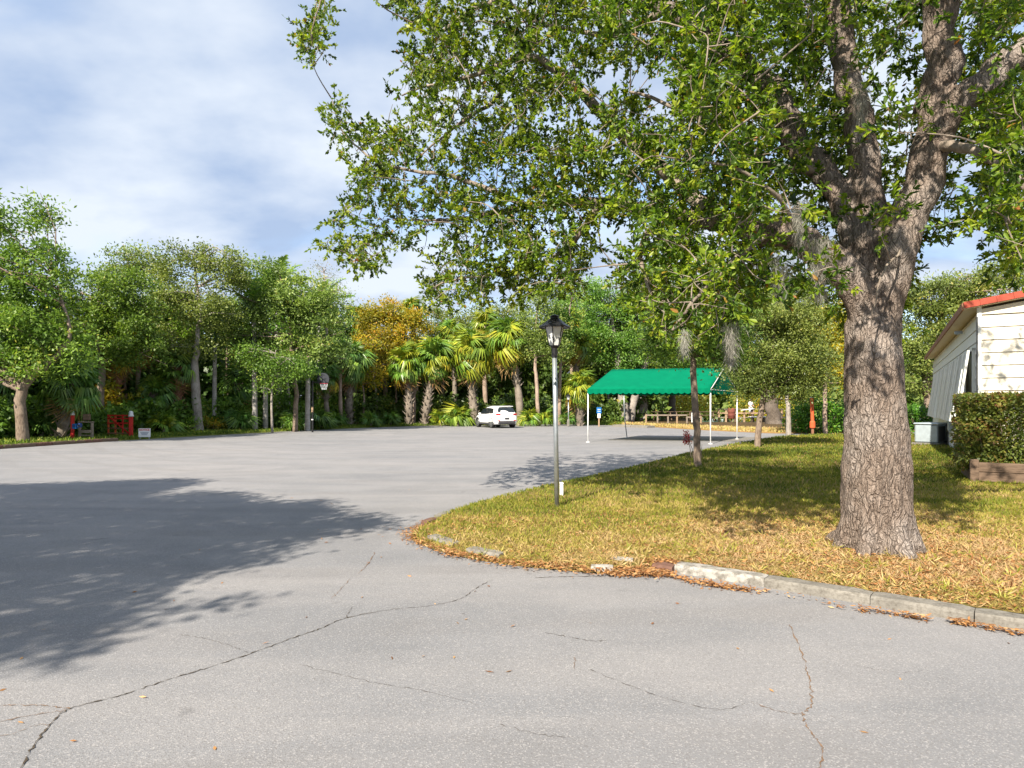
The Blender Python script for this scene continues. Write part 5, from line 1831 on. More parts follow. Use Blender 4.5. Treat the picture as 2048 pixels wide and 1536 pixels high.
# local x forward, y left
ST = [  # x, half width low, half width sill, belt half width, z bottom, z belt, z roof, roof half width
    (-2.20, .66, .70, .66, .42, .86, .95, .60), (-2.12, .80, .84, .78, .32, .98, 1.16, .66), (-1.95, .86, .91, .85, .28, 1.04, 1.42, .64), (-1.70, .87, .92, .87, .26, 1.05, 1.56, .62),
    (-1.2, .87, .925, .88, .25, 1.03, 1.62, .62), (-.5, .87, .925, .88, .25, 1.00, 1.64, .62), (.1, .87, .925, .88, .25, .98, 1.60, .61), (.6, .87, .92, .88, .25, .97, 1.44, .60), (1.05, .87, .92, .86, .25, .97, 1.12, .66), (1.25, .87, .91, .84, .25, .96, 1.02, .70), (1.7, .86, .88, .78, .27, .90, .95, .66), (2.05, .80, .82, .68, .30, .78, .84, .58), (2.22, .60, .62, .52, .36, .62, .68, .45)]
vs_, fs = [], []
for (x, a, b, c, z0, zb, zr, w) in ST:
    prof = [(0, z0), (a, z0), (b, z0 + .22), (b, zb - .18), (c, zb), (w + (c - w) * .35, zb + (zr - zb) * .62), (w, zr - .06), (w * .6, zr), (0, zr + .01)]
    ring = prof + [(-y, z) for y, z in prof[-2:0:-1]]
    vs_ += [(x, y, z) for y, z in ring]
m = 16
for i in range(len(ST) - 1):
    for k in range(m):
        fs.append((i * m + k, (i + 1) * m + k, (i + 1) * m + (k + 1) % m, i * m + (k + 1) % m))
fs.append(tuple(range(m)))
fs.append(tuple(range(len(ST) * m - 1, (len(ST) - 1) * m - 1, -1)))
body = MB().add(vs_, fs).build('body', M['car_white'], car, smooth=True)
WX = (-1.36, 1.30)
for k, wx in enumerate(WX):
    for s in (-1, 1):
        whl = empty('wheel', (wx, s * .80, .35), 0)
        whl.parent = car
        prof = [(.20, -.11), (.33, -.115), (.355, -.08), (.36, 0), (.355, .08), (.33, .115), (.20, .11)]
        ty = MB()
        ty.lathe(prof, 22)
        ty.v = [(a, c_, b) for a, b, c_ in ty.v]
        ty.build('tyre', M['tyre'], whl, smooth=True)
        rm_ = MB()
        for q in range(10):
            a = q * math.pi / 5
            rm_.bar((.04 * math.cos(a), s * .118, .04 * math.sin(a)), (.25 * math.cos(a), s * .112, .25 * math.sin(a)), .045, .02, Vector((0, 1, 0)))
        rm_.lathe([(.03, 0), (.06, .01), (.06, .02), (.02, .03)], 10, (0, 0, .105))
        base_n = len(rm_.v)
        rm_.v = rm_.v[:80] + [(a, s * c_, b) for a, b, c_ in rm_.v[80:]]
        rm_.tube([(.25 * math.cos(a * math.pi / 8), s * .112, .25 * math.sin(a * math.pi / 8)) for a in range(17)], .018, 5, False)
        rm_.build('rim', M['rim'], whl)
        ar = MB()
        ar.tube([(wx + .41 * math.cos(a), s * .915, .35 + .41 * math.sin(a)) for a in [R(q) for q in range(-8, 189, 14)]], .03, 6)
        ar.build('wheel_arch', M['car_black'], car)
        ar2 = MB()
        ar2.lathe([(.37, 0), (.37, .02)], 20, (wx, 0, 0))
        ar2.v = [(a, s * (.912 + (c_ > .01) * .006), .35 + b) for a, b, c_ in ar2.v]
        ar2.build('wheel_well', M['tyre'], car)


def quad_part(name, mat, pts, th=.012):
    pts = [Vector(q) for q in pts]
    n_ = (pts[1] - pts[0]).cross(pts[2] - pts[0]).normalized() * th
    k = len(pts)
    MB().add([q - n_ for q in pts] + [q + n_ for q in pts], [tuple(range(k - 1, -1, -1)), tuple(range(k, 2 * k))] + [(i, (i + 1) % k, k + (i + 1) % k, k + i) for i in range(k)]).build(name, M[mat], car)


quad_part('rear_window', 'car_glass', [(-2.105, -.60, 1.15), (-2.105, .60, 1.15), (-2.03, .68, 1.22), (-1.93, .60, 1.46), (-1.93, -.60, 1.46), (-2.03, -.68, 1.22)], .03)
for s in (-1, 1):
    def sy_(z):
        return s * (.895 - (z - 1.0) * .37)
    quad_part('side_window', 'car_glass', [(-1.62, sy_(1.09), 1.09), (-.95, sy_(1.07), 1.07), (-.95, sy_(1.47), 1.47), (-1.40, sy_(1.44), 1.44)])
    quad_part('side_window', 'car_glass', [(-.88, sy_(1.07), 1.07), (-.08, sy_(1.04), 1.04), (-.08, sy_(1.49), 1.49), (-.88, sy_(1.48), 1.48)])
    quad_part('side_window', 'car_glass', [(-.01, sy_(1.04), 1.04), (.86, sy_(1.04), 1.04), (.52, sy_(1.36), 1.36), (-.01, sy_(1.48), 1.48)])
    MB().box((-2.12, s * .67, 1.02), (.16, .34, .13), -s * .35, .03).build('tail_light', M['tail_red'], car)
    MB().box((-2.15, s * .66, .56), (.12, .22, .08), -s * .3, .02).build('fog_light', M['tail_red'], car)
    MB().box((.62, s * 1.0, 1.05), (.12, .2, .13), 0, .03).build('mirror', M['car_white'], car)
    MB().box((-.05, s * .90, .32), (2.1, .06, .14), 0, .02).build('sill', M['car_black'], car)
    MB().box((-.62, s * .927, .93), (.2, .02, .035), 0, .006).build('door_handle', M['car_white'], car)
    MB().bar((-1.5, s * .62, 1.655), (.2, s * .62, 1.66), .03, .03).build('roof_rail', M['rim'], car)
MB().box((-2.17, 0, .42), (.18, 1.36, .24), 0, .05).build('rear_bumper', M['car_black'], car)
MB().box((-1.88, 0, 1.60), (.34, 1.16, .05), 0, .02).build('spoiler', M['car_white'], car)
MB().box((-2.215, 0, .72), (.03, .34, .13), 0, .006).build('number_plate', M['car_black'], car)
MB().box((-2.18, 0, .99), (.03, .7, .03), 0, .006).build('tailgate_trim', M['car_black'], car)

# ---- basketball hoop
hb = G(625, 864.5)
hoop = empty('basketball_hoop', hb, 0, 'basketball hoop with round dark backboard on a black pole', 'basketball hoop')
s = hb.y / F
MB().tube([(0, 0, -.05), (0, 0, 3.05)], .055, 12).build('pole', M['black'], hoop)
MB().bar((0, 0, 2.95), (.52, -.05, 2.95), .06, .08).build('arm', M['black'], hoop)
MB().tube([(-.003, -.002, 1.18), (-.003, -.002, 1.50)], .060, 12).build('height_label', M['wood_tan'], hoop)
MB().tube([(-.003, -.002, .72), (-.003, -.002, .78)], .060, 12).build('height_label', M['white_paint'], hoop)
bb = MB()
N = 28
ring = []
for k in range(N):
    a = 2 * math.pi * k / N
    x, z = .42 * math.cos(a), .38 * math.sin(a)
    z = max(z, -.30)
    ring.append((x, z))
vs_ = [(.66 + x * .92, -.12 - x * .3, 3.12 + z) for x, z in ring] + [(.67 + x * .92, -.08 - x * .3, 3.12 + z) for x, z in ring]
bb.add(vs_, [tuple(range(N)), tuple(range(2 * N - 1, N - 1, -1))] + [(k, N + k, N + (k + 1) % N, (k + 1) % N) for k in range(N)])
bb.build('backboard', M['board_grey'], hoop)
rc = Vector((.80, -.42, 2.86))
MB().tube([rc + Vector((.22 * math.cos(a * math.pi / 9), .22 * math.sin(a * math.pi / 9), 0)) for a in range(19)], .014, 6, False).build('rim', M['sign_red'], hoop)
nt = MB()
for k in range(12):
    a = 2 * math.pi * k / 12
    for dv in (-1, 1):
        nt.tube([rc + Vector((.22 * math.cos(a), .22 * math.sin(a), 0)), rc + Vector((.13 * math.cos(a + dv * .5), .13 * math.sin(a + dv * .5), -.36))], .007, 3, False)
nt.build('net', M['net'], hoop)

# ---- red gate, posts, bench, boxes, NOTICE sign on the left
def post_lamp(name, label, x, y, d, h, w, cap, parts=True):
    root = empty(name, Vector(((x - HX) / F * d, d, .1)), .2, label, 'post', 'red gate posts')
    MB().box((0, 0, h / 2 - .05), (w, w, h), 0, .015).build('shaft', M['red_paint'], root)
    MB().lathe([(cap * 1.0, 0), (cap * 1.1, .04), (cap * .8, .12), (cap * .85, .2), (cap * .4, .27)], 12, (0, 0, h - .05)).build('lamp_cap', M['lamp_cap'], root, smooth=True)
    return root


post_lamp('gate_post', 'bright red square post with pale lamp cap', 262, 875, 30.5, 1.0, .15, .12)
post_lamp('gate_post', 'dark red post with lamp cap and blue boxes', 145, 880, 28.2, 1.1, .12, .085)
gate = empty('gate', Vector(((262 - HX) / F * 30.5 - .12, 30.6, .1)), 0, 'open red barred gate swung back beside the bright red post', 'gate')
gw = Vector((-1.18, .22, 0))
for z in (.16, .40, .64, .86, 1.0):
    MB().bar(Vector((0, 0, z)), gw + Vector((0, 0, z)), .05, .06).build('rail', M['red_paint'] if z > .5 else M['boot_red'], gate)
for f in (0.02, .33, .66, .98):
    MB().bar(gw * f + Vector((0, .03, .05)), gw * f + Vector((0, .03, 1.04)), .06, .05, Vector((0, 1, 0))).build('stile', M['orange_paint'] if f > .5 else M['red_paint'], gate)
MB().bar(gw * .02 + Vector((0, -.03, .16)), gw * .98 + Vector((0, -.03, 1.0)), .05, .04).build('brace', M['red_paint'], gate)
bench = empty('small_bench', Vector(((172 - HX) / F * 28.4, 28.4, .08)), 0, 'grey wooden stand like a small bench beside the dark red post', 'bench')
for sx_ in (-.27, .27):
    MB().box((sx_, 0, .36), (.09, .09, .76), 0, .01).build('leg', M['wood_grey'], bench)
MB().box((0, -.06, .36), (.52, .05, .13), 0, .01).build('slat', M['wood_grey'], bench)
MB().box((0, .06, .18), (.52, .05, .06), 0, .01).build('slat', M['wood_grey'], bench)
MB().box((0, 0, .77), (.66, .12, .05), 0, .01).build('top_rail', M['wood_grey'], bench)
MB().box((.02, .02, .98), (.34, .05, .28), 0, .02).build('plaque', M['wood_dark'], bench)
o = empty('newspaper_box', Vector(((150 - HX) / F * 27.9, 27.9, .68)), 0, 'bright blue box fixed to the dark red post', 'box', 'blue boxes')
MB().box((0, 0, 0), (.18, .16, .22), 0, .02).build('body', M['blue_paint'], o)
MB().box((0, -.085, .02), (.12, .012, .10), 0, .004).build('flap', M['blue_dark'], o)
o = empty('newspaper_box', Vector(((156 - HX) / F * 27.9 + .06, 27.9, .72)), 0, 'dark navy box next to the bright blue box', 'box', 'blue boxes')
MB().box((.02, 0, 0), (.13, .16, .18), 0, .02).build('body', M['blue_dark'], o)
MB().box((.02, -.085, .0), (.09, .012, .08), 0, .004).build('flap', M['black'], o)


def text(body, size, mat, parent, loc, name='lettering', rot=(R(90), 0, 0), bold=0.0):
    cu = bpy.data.curves.new(name, 'FONT')
    cu.body = body
    cu.size = size
    cu.align_x = 'CENTER'
    cu.align_y = 'CENTER'
    cu.extrude = .002
    cu.offset = bold
    cu.materials.append(M[mat])
    t_o = bpy.data.objects.new('t', cu)
    col.objects.link(t_o)
    me_ = bpy.data.meshes.new_from_object(t_o.evaluated_get(bpy.context.evaluated_depsgraph_get()))
    bpy.data.objects.remove(t_o)
    o_ = bpy.data.objects.new(name, me_)
    col.objects.link(o_)
    o_.parent = parent
    o_.location = loc
    o_.rotation_euler = rot
    return o_


ns = empty('notice_sign', Vector(((289 - HX) / F * 29.9, 29.9, .08)), .12, 'white board lettered NOTICE standing on the grass edge', 'sign')
MB().box((0, 0, .24), (.52, .025, .40), 0, .006).build('board', M['sign_white'], ns)
for sx_ in (-.2, .2):
    MB().box((sx_, .02, .1), (.03, .02, .3), 0).build('stake', M['galv'], ns)
text('NOTICE', .125, 'sign_red', ns, (0, -.016, .37), bold=.004)
for k in range(3):
    MB().box((0, -.016, .26 - k * .055), (.36 - .06 * k, .004, .022), 0).build('small_print', M['sign_ink'], ns)

# ---- blue information sign
bs = empty('information_sign', Vector(((1198 - HX) / F * 48.5, 48.5, .1)), 0, 'blue sign with white sheet below on a wooden post', 'sign')
MB().box((0, .04, .42), (.10, .08, 1.1), 0, .01).build('post', M['wood_tan'], bs)
MB().box((0, -.02, 1.12), (.36, .04, .46), 0, .015).build('blue_panel', M['blue_paint'], bs)
MB().box((0, -.02, .74), (.22, .03, .38), 0, .008).build('white_sheet', M['sign_white'], bs)
for k in range(2):
    MB().box((0, -.043, 1.20 - k * .14), (.24, .004, .03), 0).build('print_line', M['sign_white'], bs)

# ---- timber rail fence
fence = empty('rail_fence', Vector(((1292 - HX) / F * 52, 52, .15)), 0, 'low weathered timber rail fence behind the tent', 'fence')
xs_ = [(x - 1292) / F * 52 for x in (1292, 1315, 1336, 1354, 1374, 1402)]
for k, x in enumerate(xs_):
    h = .78 if k == 0 else .62
    MB().box((x, 0, h / 2 - .1), (.11, .11, h + .1), .1 * k, .012).build('post', M['wood_tan'] if k in (0, 3, 5) else M['wood_grey'], fence)
for k in range(5):
    MB().box(((xs_[k] + xs_[k + 1]) / 2, -.01, .66 if k < 4 else .5), (xs_[k + 1] - xs_[k] - .015, .11, .11), 0, .015).build('rail', M['wood_grey'], fence)


def picnic(label, x, y, d, rz):
    root = empty('picnic_table', Vector(((x - HX) / F * d, d, .3)), rz, label, 'picnic table', 'picnic tables behind the fence')
    for k in range(4):
        MB().box((0, -.28 + k * .185, .74), (1.8, .17, .04), 0, .006).build('table_plank', M['wood_dark'], root)
    for s_ in (-1, 1):
        MB().box((0, s_ * .72, .45), (1.8, .24, .04), 0, .006).build('seat', M['wood_dark'], root)
        for sx_ in (-.6, .6):
            MB().bar((sx_, s_ * .25, .72), (sx_, s_ * .62, 0), .08, .05).build('leg', M['wood_dark'], root)
    for sx_ in (-.6, .6):
        MB().bar((sx_ + .05, -.8, .41), (sx_ + .05, .8, .41), .08, .05).build('cross_beam', M['wood_dark'], root)


picnic('left dark picnic table seen under the tent roof', 1325, 830, 58, .15)
picnic('right dark picnic table seen under the tent roof', 1366, 830, 60, -.2)
picnic('picnic table left of the barrel, behind the tent pole', 1410, 832, 57, .1)

# ---- jetty with railing, barrel, person
JD = 63
jetty = empty('jetty', Vector(((1500 - HX) / F * JD, JD, 0)), 0, 'weathered timber jetty with railings and benches over the creek', 'jetty')


def jx(x):
    return (x - 1500) / F * JD


for k in range(26):
    x = jx(1440) + k * .34
    MB().box((x, .2, .44), (.325, 2.2, .05), 0, .006).build('deck_plank', M['wood_grey'], jetty)
for k, x in enumerate((1446, 1464, 1482, 1498, 1516, 1536, 1556)):
    for yy_ in (-.85, 1.25):
        MB().box((jx(x), yy_, .25), (.16, .16, 2.0), 0, .015).build('pile', M['wood_dark'] if k % 2 else M['wood_tan'], jetty)
for yy_ in (-.97, 1.13):
    MB().box((jx(1500), yy_, 1.25), (jx(1560) - jx(1442), .16, .05), 0, .01).build('handrail', M['wood_grey'], jetty)
    MB().box((jx(1500), yy_, .85), (jx(1560) - jx(1442), .05, .12), 0, .01).build('rail', M['wood_tan'], jetty)
MB().box((jx(1520), -1.2, .52), (3.0, .5, .06), 0, .012).build('bench_seat', M['sign_white'], jetty)
for x in (1494, 1518, 1540):
    MB().box((jx(x), -1.25, .05), (.14, .14, .9), 0, .012).build('bench_leg', M['wood_dark'], jetty)
MB().bar((jx(1474), -1.1, 1.15), (jx(1500), -1.1, 1.30), .14, .06).build('ramp_rail', M['sign_white'], jetty)
br = empty('barrel', P(1463, 828, 55), 0, 'rusty brown barrel standing at the jetty start', 'barrel')
br.location.z = .12
MB().lathe([(.26, .35), (.29, .38), (.29, .62), (.305, .64), (.29, .66), (.29, .92), (.305, .94), (.29, .96), (.29, 1.22), (.26, 1.24)], 16).build('drum', M['barrel'], br, smooth=True)
MB().box((0, 0, .1), (.1, .1, .6), 0, .01).build('stand', M['wood_dark'], br)


def skin_mesh(name, verts, edges, radii, mat, parent, sub=2):
    me = bpy.data.meshes.new(name)
    me.from_pydata(verts, edges, [])
    o_ = bpy.data.objects.new(name, me)
    col.objects.link(o_)
    sk = o_.modifiers.new('skin', 'SKIN')
    sk.use_smooth_shade = True
    for v_, r in zip(me.skin_vertices[0].data if me.skin_vertices else [], radii):
        v_.radius = (r, r) if not isinstance(r, tuple) else r
    if me.skin_vertices:
        me.skin_vertices[0].data[0].use_root = True
    ss = o_.modifiers.new('sub', 'SUBSURF')
    ss.levels = sub
    ss.render_levels = sub
    me.materials.append(M[mat])
    o_.parent = parent
    return o_


pp = P(1502, 833, 62.5)
person = empty('person', Vector((pp.x, 62.6, .47)), .5, 'person in white shirt and pale shorts standing on the jetty', 'person')
V_ = [(0, 0, .95), (0, 0, 1.12), (0, .01, 1.32), (0, .02, 1.46), (0, .0, 1.54), (0, -.03, 1.66), (0, -.03, 1.74),
      (.19, .01, 1.40), (.24, -.05, 1.14), (.20, -.24, 1.04), (.17, -.34, 1.05), (-.19, .01, 1.40), (-.24, -.03, 1.13), (-.21, -.20, .98), (-.18, -.29, .97),
      (.10, 0, .88), (.11, -.01, .48), (.11, .02, .08), (.11, -.14, .04), (-.10, 0, .88), (-.12, .02, .48), (-.13, .05, .08), (-.13, -.10, .04)]
E_ = [(0, 1), (1, 2), (2, 3), (3, 4), (4, 5), (5, 6), (2, 7), (7, 8), (8, 9), (9, 10), (2, 11), (11, 12), (12, 13), (13, 14), (0, 15), (15, 16), (16, 17), (17, 18), (0, 19), (19, 20), (20, 21), (21, 22)]
Rr = [.13, .12, .15, .09, .055, .095, .07, .07, .045, .038, .04, .07, .045, .038, .04, .09, .06, .04, .04, .09, .06, .04, .04]
me = bpy.data.meshes.new('body')
me.from_pydata(V_, E_, [])
body = bpy.data.objects.new('body', me)
col.objects.link(body)
body.parent = person
bpy.context.view_layer.objects.active = body
sk = body.modifiers.new('skin', 'SKIN')
if not me.skin_vertices:
    body.select_set(True)
    bpy.ops.object.modifier_remove(modifier='skin')
    bpy.ops.object.modifier_add(type='SKIN')
if me.skin_vertices:
    for v_, r in zip(me.skin_vertices[0].data, Rr):
        v_.radius = (r, r)
    me.skin_vertices[0].data[0].use_root = True
ss = body.modifiers.new('sub', 'SUBSURF')
ss.levels = ss.render_levels = 2
me.materials.append(M['skin'])
MB().lathe([(.155, .90), (.165, 1.0), (.16, 1.15), (.185, 1.32), (.17, 1.42), (.09, 1.50)], 14, (0, .005, 0), 1.12, .8).build('shirt', M['cloth_white'], person, smooth=True)
for s_ in (-1, 1):
    MB().tube([(s_ * .13, .01, 1.42), (s_ * .20, .01, 1.40), (s_ * .245, -.03, 1.18)], [.085, .085, .07], 10).build('sleeve', M['cloth_white'], person, smooth=True)
    MB().tube([(s_ * .085, 0, .98), (s_ * .105, 0, .75), (s_ * .115, 0, .50)], [.125, .11, .095], 10).build('trouser_leg', M['cloth_pale'], person, smooth=True)
MB().lathe([(.10, 0), (.108, .05), (.10, .10), (.05, .14)], 12, (0, -.015, 1.68), .85, 1.0).build('hair', M['hair'], person, smooth=True)

# ---- orange marker post
op = empty('marker_post', P(1625, 862, 33.5), 0, 'orange red post with thicker base in front of the green shrub', 'post')
op.location.z = LZ
MB().box((0, 0, .14), (.11, .11, .34), 0, .01).build('foot', M['boot_red'], op)
MB().lathe([(.10, .30), (.135, .34), (.135, .62), (.09, .68)], 12).build('base_sleeve', M['orange_paint'], op)
MB().tube([(0, 0, .66), (-.02, 0, 1.3), (-.05, 0, 1.86)], [.085, .085, .082], 12).build('shaft', M['orange_paint'], op)
MB().lathe([(.088, 0), (.088, .05), (.03, .06)], 12, (-.05, 0, 1.86)).build('cap', M['lamp_cap'], op)

# ---- red leaved plant and pale notice in front of the fence
cr_ = empty('croton', P(1376, 880, 17.5), 0, 'red leaved plant on thin stems beside the young oak', 'plant')
cr_.location.z = LZ
st = MB()
for (x0, x1, h) in ((.06, -.03, .62), (.0, -.05, .7), (.30, .38, .42)):
    st.tube([(x0 + .1, 0, -.05), (x0 + .05, 0, h * .5), (x1, 0, h)], [.012, .009, .005], 5)
st.build('stems', M['bark_brown'], cr_)
n = 110
pos = np.stack([rng.normal(-.03, .045, n), rng.normal(0, .05, n), rng.uniform(.42, .76, n)], 1)
for k in range(n):
    pass
leaves('leaf_mass', pos, rng.normal(size=(n, 3)), rand_dirs(n), rng.uniform(.05, .10, n), rng.uniform(.02, .04, n), rng.uniform(0, 1, n), M['leaf_red'], cr_, fine=True, kind='stuff')
o = empty('posted_notice', P(1388, 848, 44), 0, 'pale printed notice on a stake half hidden by the young oak', 'sign')
o.location.z = 0.05
MB().box((0, .02, .3), (.05, .03, .8), 0).build('stake', M['wood_grey'], o)
MB().box((0, 0, .72), (.34, .02, .66), 0, .005).build('sheet', M['sign_white'], o)
for k in range(4):
    MB().box((-.02, -.013, .94 - k * .13), (.22, .004, .03), 0).build('print_line', M['sign_ink'], o)

# ---- cream building on the right
Bc = P(1960, 900, 15.7)
Bc.z = LZ
adir = math.atan2(.86, .50)          # along the long wall, away from the camera
bld = empty('cream_building', Bc, adir, 'cream board clad cottage with red roof edge and tilted shutters', 'building')
# local x = along long wall away, local y = left of it (outside); the gable runs along -y
WALLH, GW, GL = 3.80, 7.0, 19.5
slope = .16
core = MB()
core.box((GL / 2, -GW / 2, WALLH / 2 + .1), (GL - .06, GW - .06, WALLH - .25))
core.add([(.03, 0, WALLH - .05), (.03, -GW, WALLH - .05), (.03, -GW / 2, WALLH + slope * GW / 2), (.10, 0, WALLH - .05), (.10, -GW, WALLH - .05), (.10, -GW / 2, WALLH + slope * GW / 2)], [(0, 2, 1), (3, 4, 5), (0, 1, 4, 3), (1, 2, 5, 4), (2, 0, 3, 5)])
core.build('wall_core', M['siding'], bld)
cw = .305
gz0 = .30
k = 0
z = gz0
slope = .16
while z < WALLH - .35:
    zt = z + cw - .012
    # boards of the gable end: lapped, each tilted out at its foot
    ymax = GW
    if zt > WALLH:
        inset_ = (zt - WALLH) / slope
        ymax = GW - inset_
        y0b = inset_
    else:
        y0b = 0
    if ymax - y0b > .4:
        A = [(-.036, -y0b, z), (-.036, -ymax, z), (-.008, -ymax, zt), (-.008, -y0b, zt), (.0, -y0b, z), (.0, -ymax, z), (.0, -ymax, zt), (.0, -y0b, zt)]
        MB().add(A, [(3, 2, 1, 0), (4, 5, 6, 7), (0, 1, 5, 4), (1, 2, 6, 5), (2, 3, 7, 6), (3, 0, 4, 7)]).build('siding_board', M['siding'], bld)
    if zt < WALLH:
        A = [(-.0, .034, z), (GL, .034, z), (GL, .008, zt), (0, .008, zt), (0, 0, z), (GL, 0, z), (GL, 0, zt), (0, 0, zt)]
        MB().add(A, [(0, 1, 2, 3), (7, 6, 5, 4), (4, 5, 1, 0), (5, 6, 2, 1), (6, 7, 3, 2), (7, 4, 0, 3)]).build('siding_board', M['trim_white'], bld)
    z += cw
MB().add([(-.05, 0, z), (-.05, -GW, z), (-.05, -GW, WALLH - .02), (-.05, -GW / 2, WALLH + slope * GW / 2 - .02), (-.05, 0, WALLH - .02), (.0, 0, z), (.0, -GW, z), (.0, -GW, WALLH - .02), (.0, -GW / 2, WALLH + slope * GW / 2 - .02), (.0, 0, WALLH - .02)], [(4, 3, 2, 1, 0), (5, 6, 7, 8, 9), (0, 1, 6, 5), (1, 2, 7, 6), (2, 3, 8, 7), (3, 4, 9, 8), (4, 0, 5, 9)]).build('frieze_panel', M['siding'], bld)
MB().box((-.02, .02, WALLH / 2 + .1), (.09, .09, WALLH - .1), 0, .008).build('corner_board', M['trim_white'], bld)
MB().box((GL / 2, .012, .12), (GL, .03, .34), 0).build('skirting', M['trim_white'], bld)
MB().box((.012, -GW / 2, .12), (.03, GW, .34), 0).build('skirting', M['trim_white'], bld)
# roof: low pitched, ridge along x
OV, OE = .22, .34
for s_ in (0, 1):
    y_e, y_r = (OE, -GW / 2) if s_ == 0 else (-GW - OE, -GW / 2)
    ze = WALLH - slope * OE + .04
    zr = WALLH + slope * GW / 2 + .04
    vs_ = []
    for x in (-OV, GL + OV):
        vs_ += [(x, y_e, ze), (x, y_r, zr), (x, y_r, zr + .10), (x, y_e, ze + .10)]
    MB().add(vs_, [(0, 1, 2, 3), (7, 6, 5, 4), (0, 4, 5, 1), (1, 5, 6, 2), (2, 6, 7, 3), (3, 7, 4, 0)]).build('roof_slab', M['soffit'], bld)
    # red tile edge along the rake, cut in short pieces, brown fascia along the eave
    nt = 12
    for i in range(nt):
        f0, f1 = i / nt, (i + .985) / nt
        a = Vector((-OV - .015, y_e + (y_r - y_e) * f0, ze + (zr - ze) * f0 + .09))
        b = Vector((-OV - .015, y_e + (y_r - y_e) * f1, ze + (zr - ze) * f1 + .09))
        MB().bar(a, b, .07, .15).build('rake_tile', M['roof_red'], bld)
    MB().box((GL / 2, y_e + (.02 if s_ == 0 else -.02), ze + .06), (GL + 2 * OV, .04, .17), 0).build('fascia', M['roof_brown'], bld)
    MB().add([(-OV, y_e, ze + .104), (GL + OV, y_e, ze + .104), (GL + OV, y_r, zr + .104), (-OV, y_r, zr + .104), (-OV, y_e, ze + .13), (GL + OV, y_e, ze + .13), (GL + OV, y_r, zr + .13), (-OV, y_r, zr + .13)], [(4, 5, 6, 7), (3, 2, 1, 0), (0, 1, 5, 4), (2, 3, 7, 6), (1, 2, 6, 5), (3, 0, 4, 7)]).build('roofing', M['roof_red'], bld)
# windows with tilted storm shutters along the long wall
for k in range(7):
    x0 = .75 + k * 2.15
    wnd = empty('window', (x0 + .75, .04, 1.95), 0)
    wnd.parent = bld
    MB().box((0, .0, 0), (1.5, .03, 1.75), 0).build('pane', M['dark_gap'], wnd)
    fr = MB()
    for sx_ in (-.79, .79):
        fr.box((sx_, .02, 0), (.08, .08, 1.9), 0)
    fr.box((0, .02, .93), (1.66, .08, .08), 0)
    fr.box((0, .02, -.93), (1.66, .10, .08), 0)
    fr.build('frame', M['trim_white'], wnd)
    sh = MB()
    sh.add([(-.80, .10, .90), (.80, .10, .90), (.80, .34, -.95), (-.80, .34, -.95), (-.80, .13, .91), (.80, .13, .91), (.80, .37, -.94), (-.80, .37, -.94)], [(0, 1, 2, 3), (7, 6, 5, 4), (0, 4, 5, 1), (1, 5, 6, 2), (2, 6, 7, 3), (3, 7, 4, 0)])
    sh.build('shutter', M['trim_white'], wnd)
    for sx_ in (-.78, 0, .78):
        MB().bar((sx_, .14, .90), (sx_, .38, -.93), .06, .03).build('shutter_rib', M['trim_white'], wnd)
MB().tube([(-.05, .06, WALLH - .2), (-.05, .06, .2)], .022, 8).build('downpipe', M['ac_dark'], bld)
MB().box((3.6, .16, WALLH - .22), (.12, .2, .1), 0, .02).build('eave_lamp', M['ac_grey'], bld)
MB().box((7.3, .10, .85), (.3, .16, .5), 0, .02).build('meter_box', M['ac_grey'], bld)

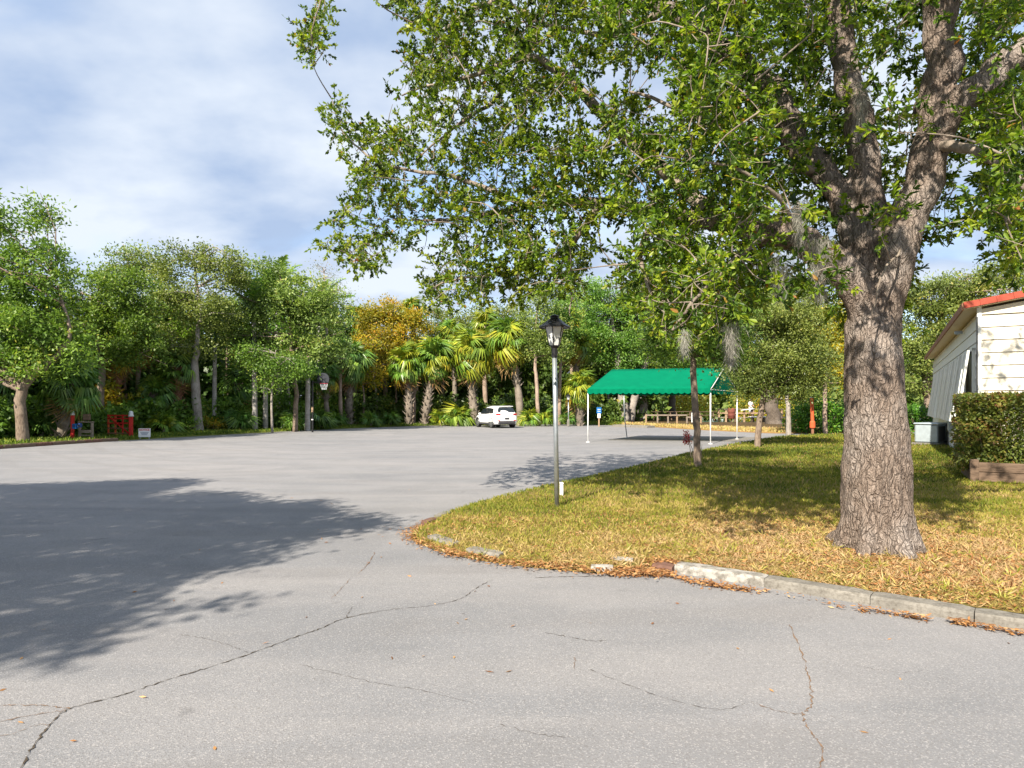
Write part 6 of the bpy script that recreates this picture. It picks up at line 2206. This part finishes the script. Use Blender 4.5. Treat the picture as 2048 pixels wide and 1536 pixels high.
# ---- air conditioner
ac = empty('air_conditioner', P(1868, 886, 24.5), .62, 'grey outdoor air conditioner unit beside the cream building', 'air conditioner')
ac.location.z = LZ
MB().box((0, 0, .04), (1.5, .95, .08), 0, .01).build('base_pad', M['concrete'], ac)
MB().box((0, 0, .42), (1.36, .82, .68), 0, .05).build('casing', M['ac_grey'], ac)
MB().box((0, 0, .79), (1.42, .88, .07), 0, .03).build('top_cover', M['ac_grey'], ac)
for k in range(9):
    MB().box((-.66 + k * .065, -.42, .42), (.03, .02, .56), 0).build('grille_slat', M['ac_dark'], ac)
MB().box((-.40, -.412, .42), (.56, .012, .58), 0).build('grille', M['ac_dark'], ac)
MB().box((.15, -.418, .58), (.26, .012, .2), 0).build('label_sheet', M['sign_white'], ac)
MB().box((.42, -.418, .66), (.12, .012, .06), 0).build('warning_label', M['sign_red'], ac)

# ---- clipped hedge in a timber planter
hx0 = P(1955, 960, 12.4)
hedge = empty('hedge', Vector((10.56, 12.53, LZ)), R(-30), 'clipped square hedge of green and reddish leaves by the cottage', 'hedge')
n = 56000
pos = rng.uniform(-1, 1, (n, 3))
face = rng.integers(0, 3, n)
side = rng.choice([-1, 1], n)
shell = 1 - np.abs(rng.normal(0, .26, n))
for a in range(3):
    pos[face == a, a] = (side * shell)[face == a]
W3 = np.array([1.62, .85, .72])
bmp = np.array([mnoise.noise((a * 3, b * 3, c_ * 3)) for a, b, c_ in pos])
pos = pos * W3 * (1 + .07 * bmp)[:, None] + np.array([0, 0, .95])
k = pos[:, 2] > .22
pos, bmp = pos[k], bmp[k]
n = len(pos)
tint = np.clip(.42 + bmp * .4 + rng.normal(0, .18, n) + (.12 * (pos[:, 0] < -.9)), 0, 1)
leaves('leaf_mass', pos, rng.normal(size=(n, 3)) + unit(pos - np.array([0, 0, .9])) * .6, rng.normal(0, .6, (n, 3)) + np.array([[-.1, -.4, .6]]), rng.uniform(.05, .09, n), rng.uniform(.028, .048, n), tint, M['leaf_hedge'], hedge, fine=False, kind='stuff')
mb = MB()
for k in range(34):
    x, y = rng.uniform(-1.45, 1.45), rng.uniform(-.7, .7)
    mb.tube([(x, y, -.05), (x + rng.normal(0, .1), y + rng.normal(0, .1), .6), (x * 1.05 + rng.normal(0, .12), y * 1.05 + rng.normal(0, .1), 1.55)], [.02, .015, .005], 4, False)
mb.build('stems', M['bark_brown'], hedge)
pl = empty('timber_planter', hedge.location, R(-30), 'low dark timber planter under the clipped hedge', 'planter')
pl.location.z = LZ
for z in (.10, .285):
    MB().box((0, -.92, z), (3.0, .09, .178), 0, .008).build('plank', M['wood_dark'], pl)
    MB().box((-1.46, -.02, z), (.09, 1.7, .178), 0, .008).build('plank', M['wood_dark'], pl)
MB().box((-1.44, -.94, .20), (.14, .14, .46), 0, .01).build('corner_post', M['wood_dark'], pl)
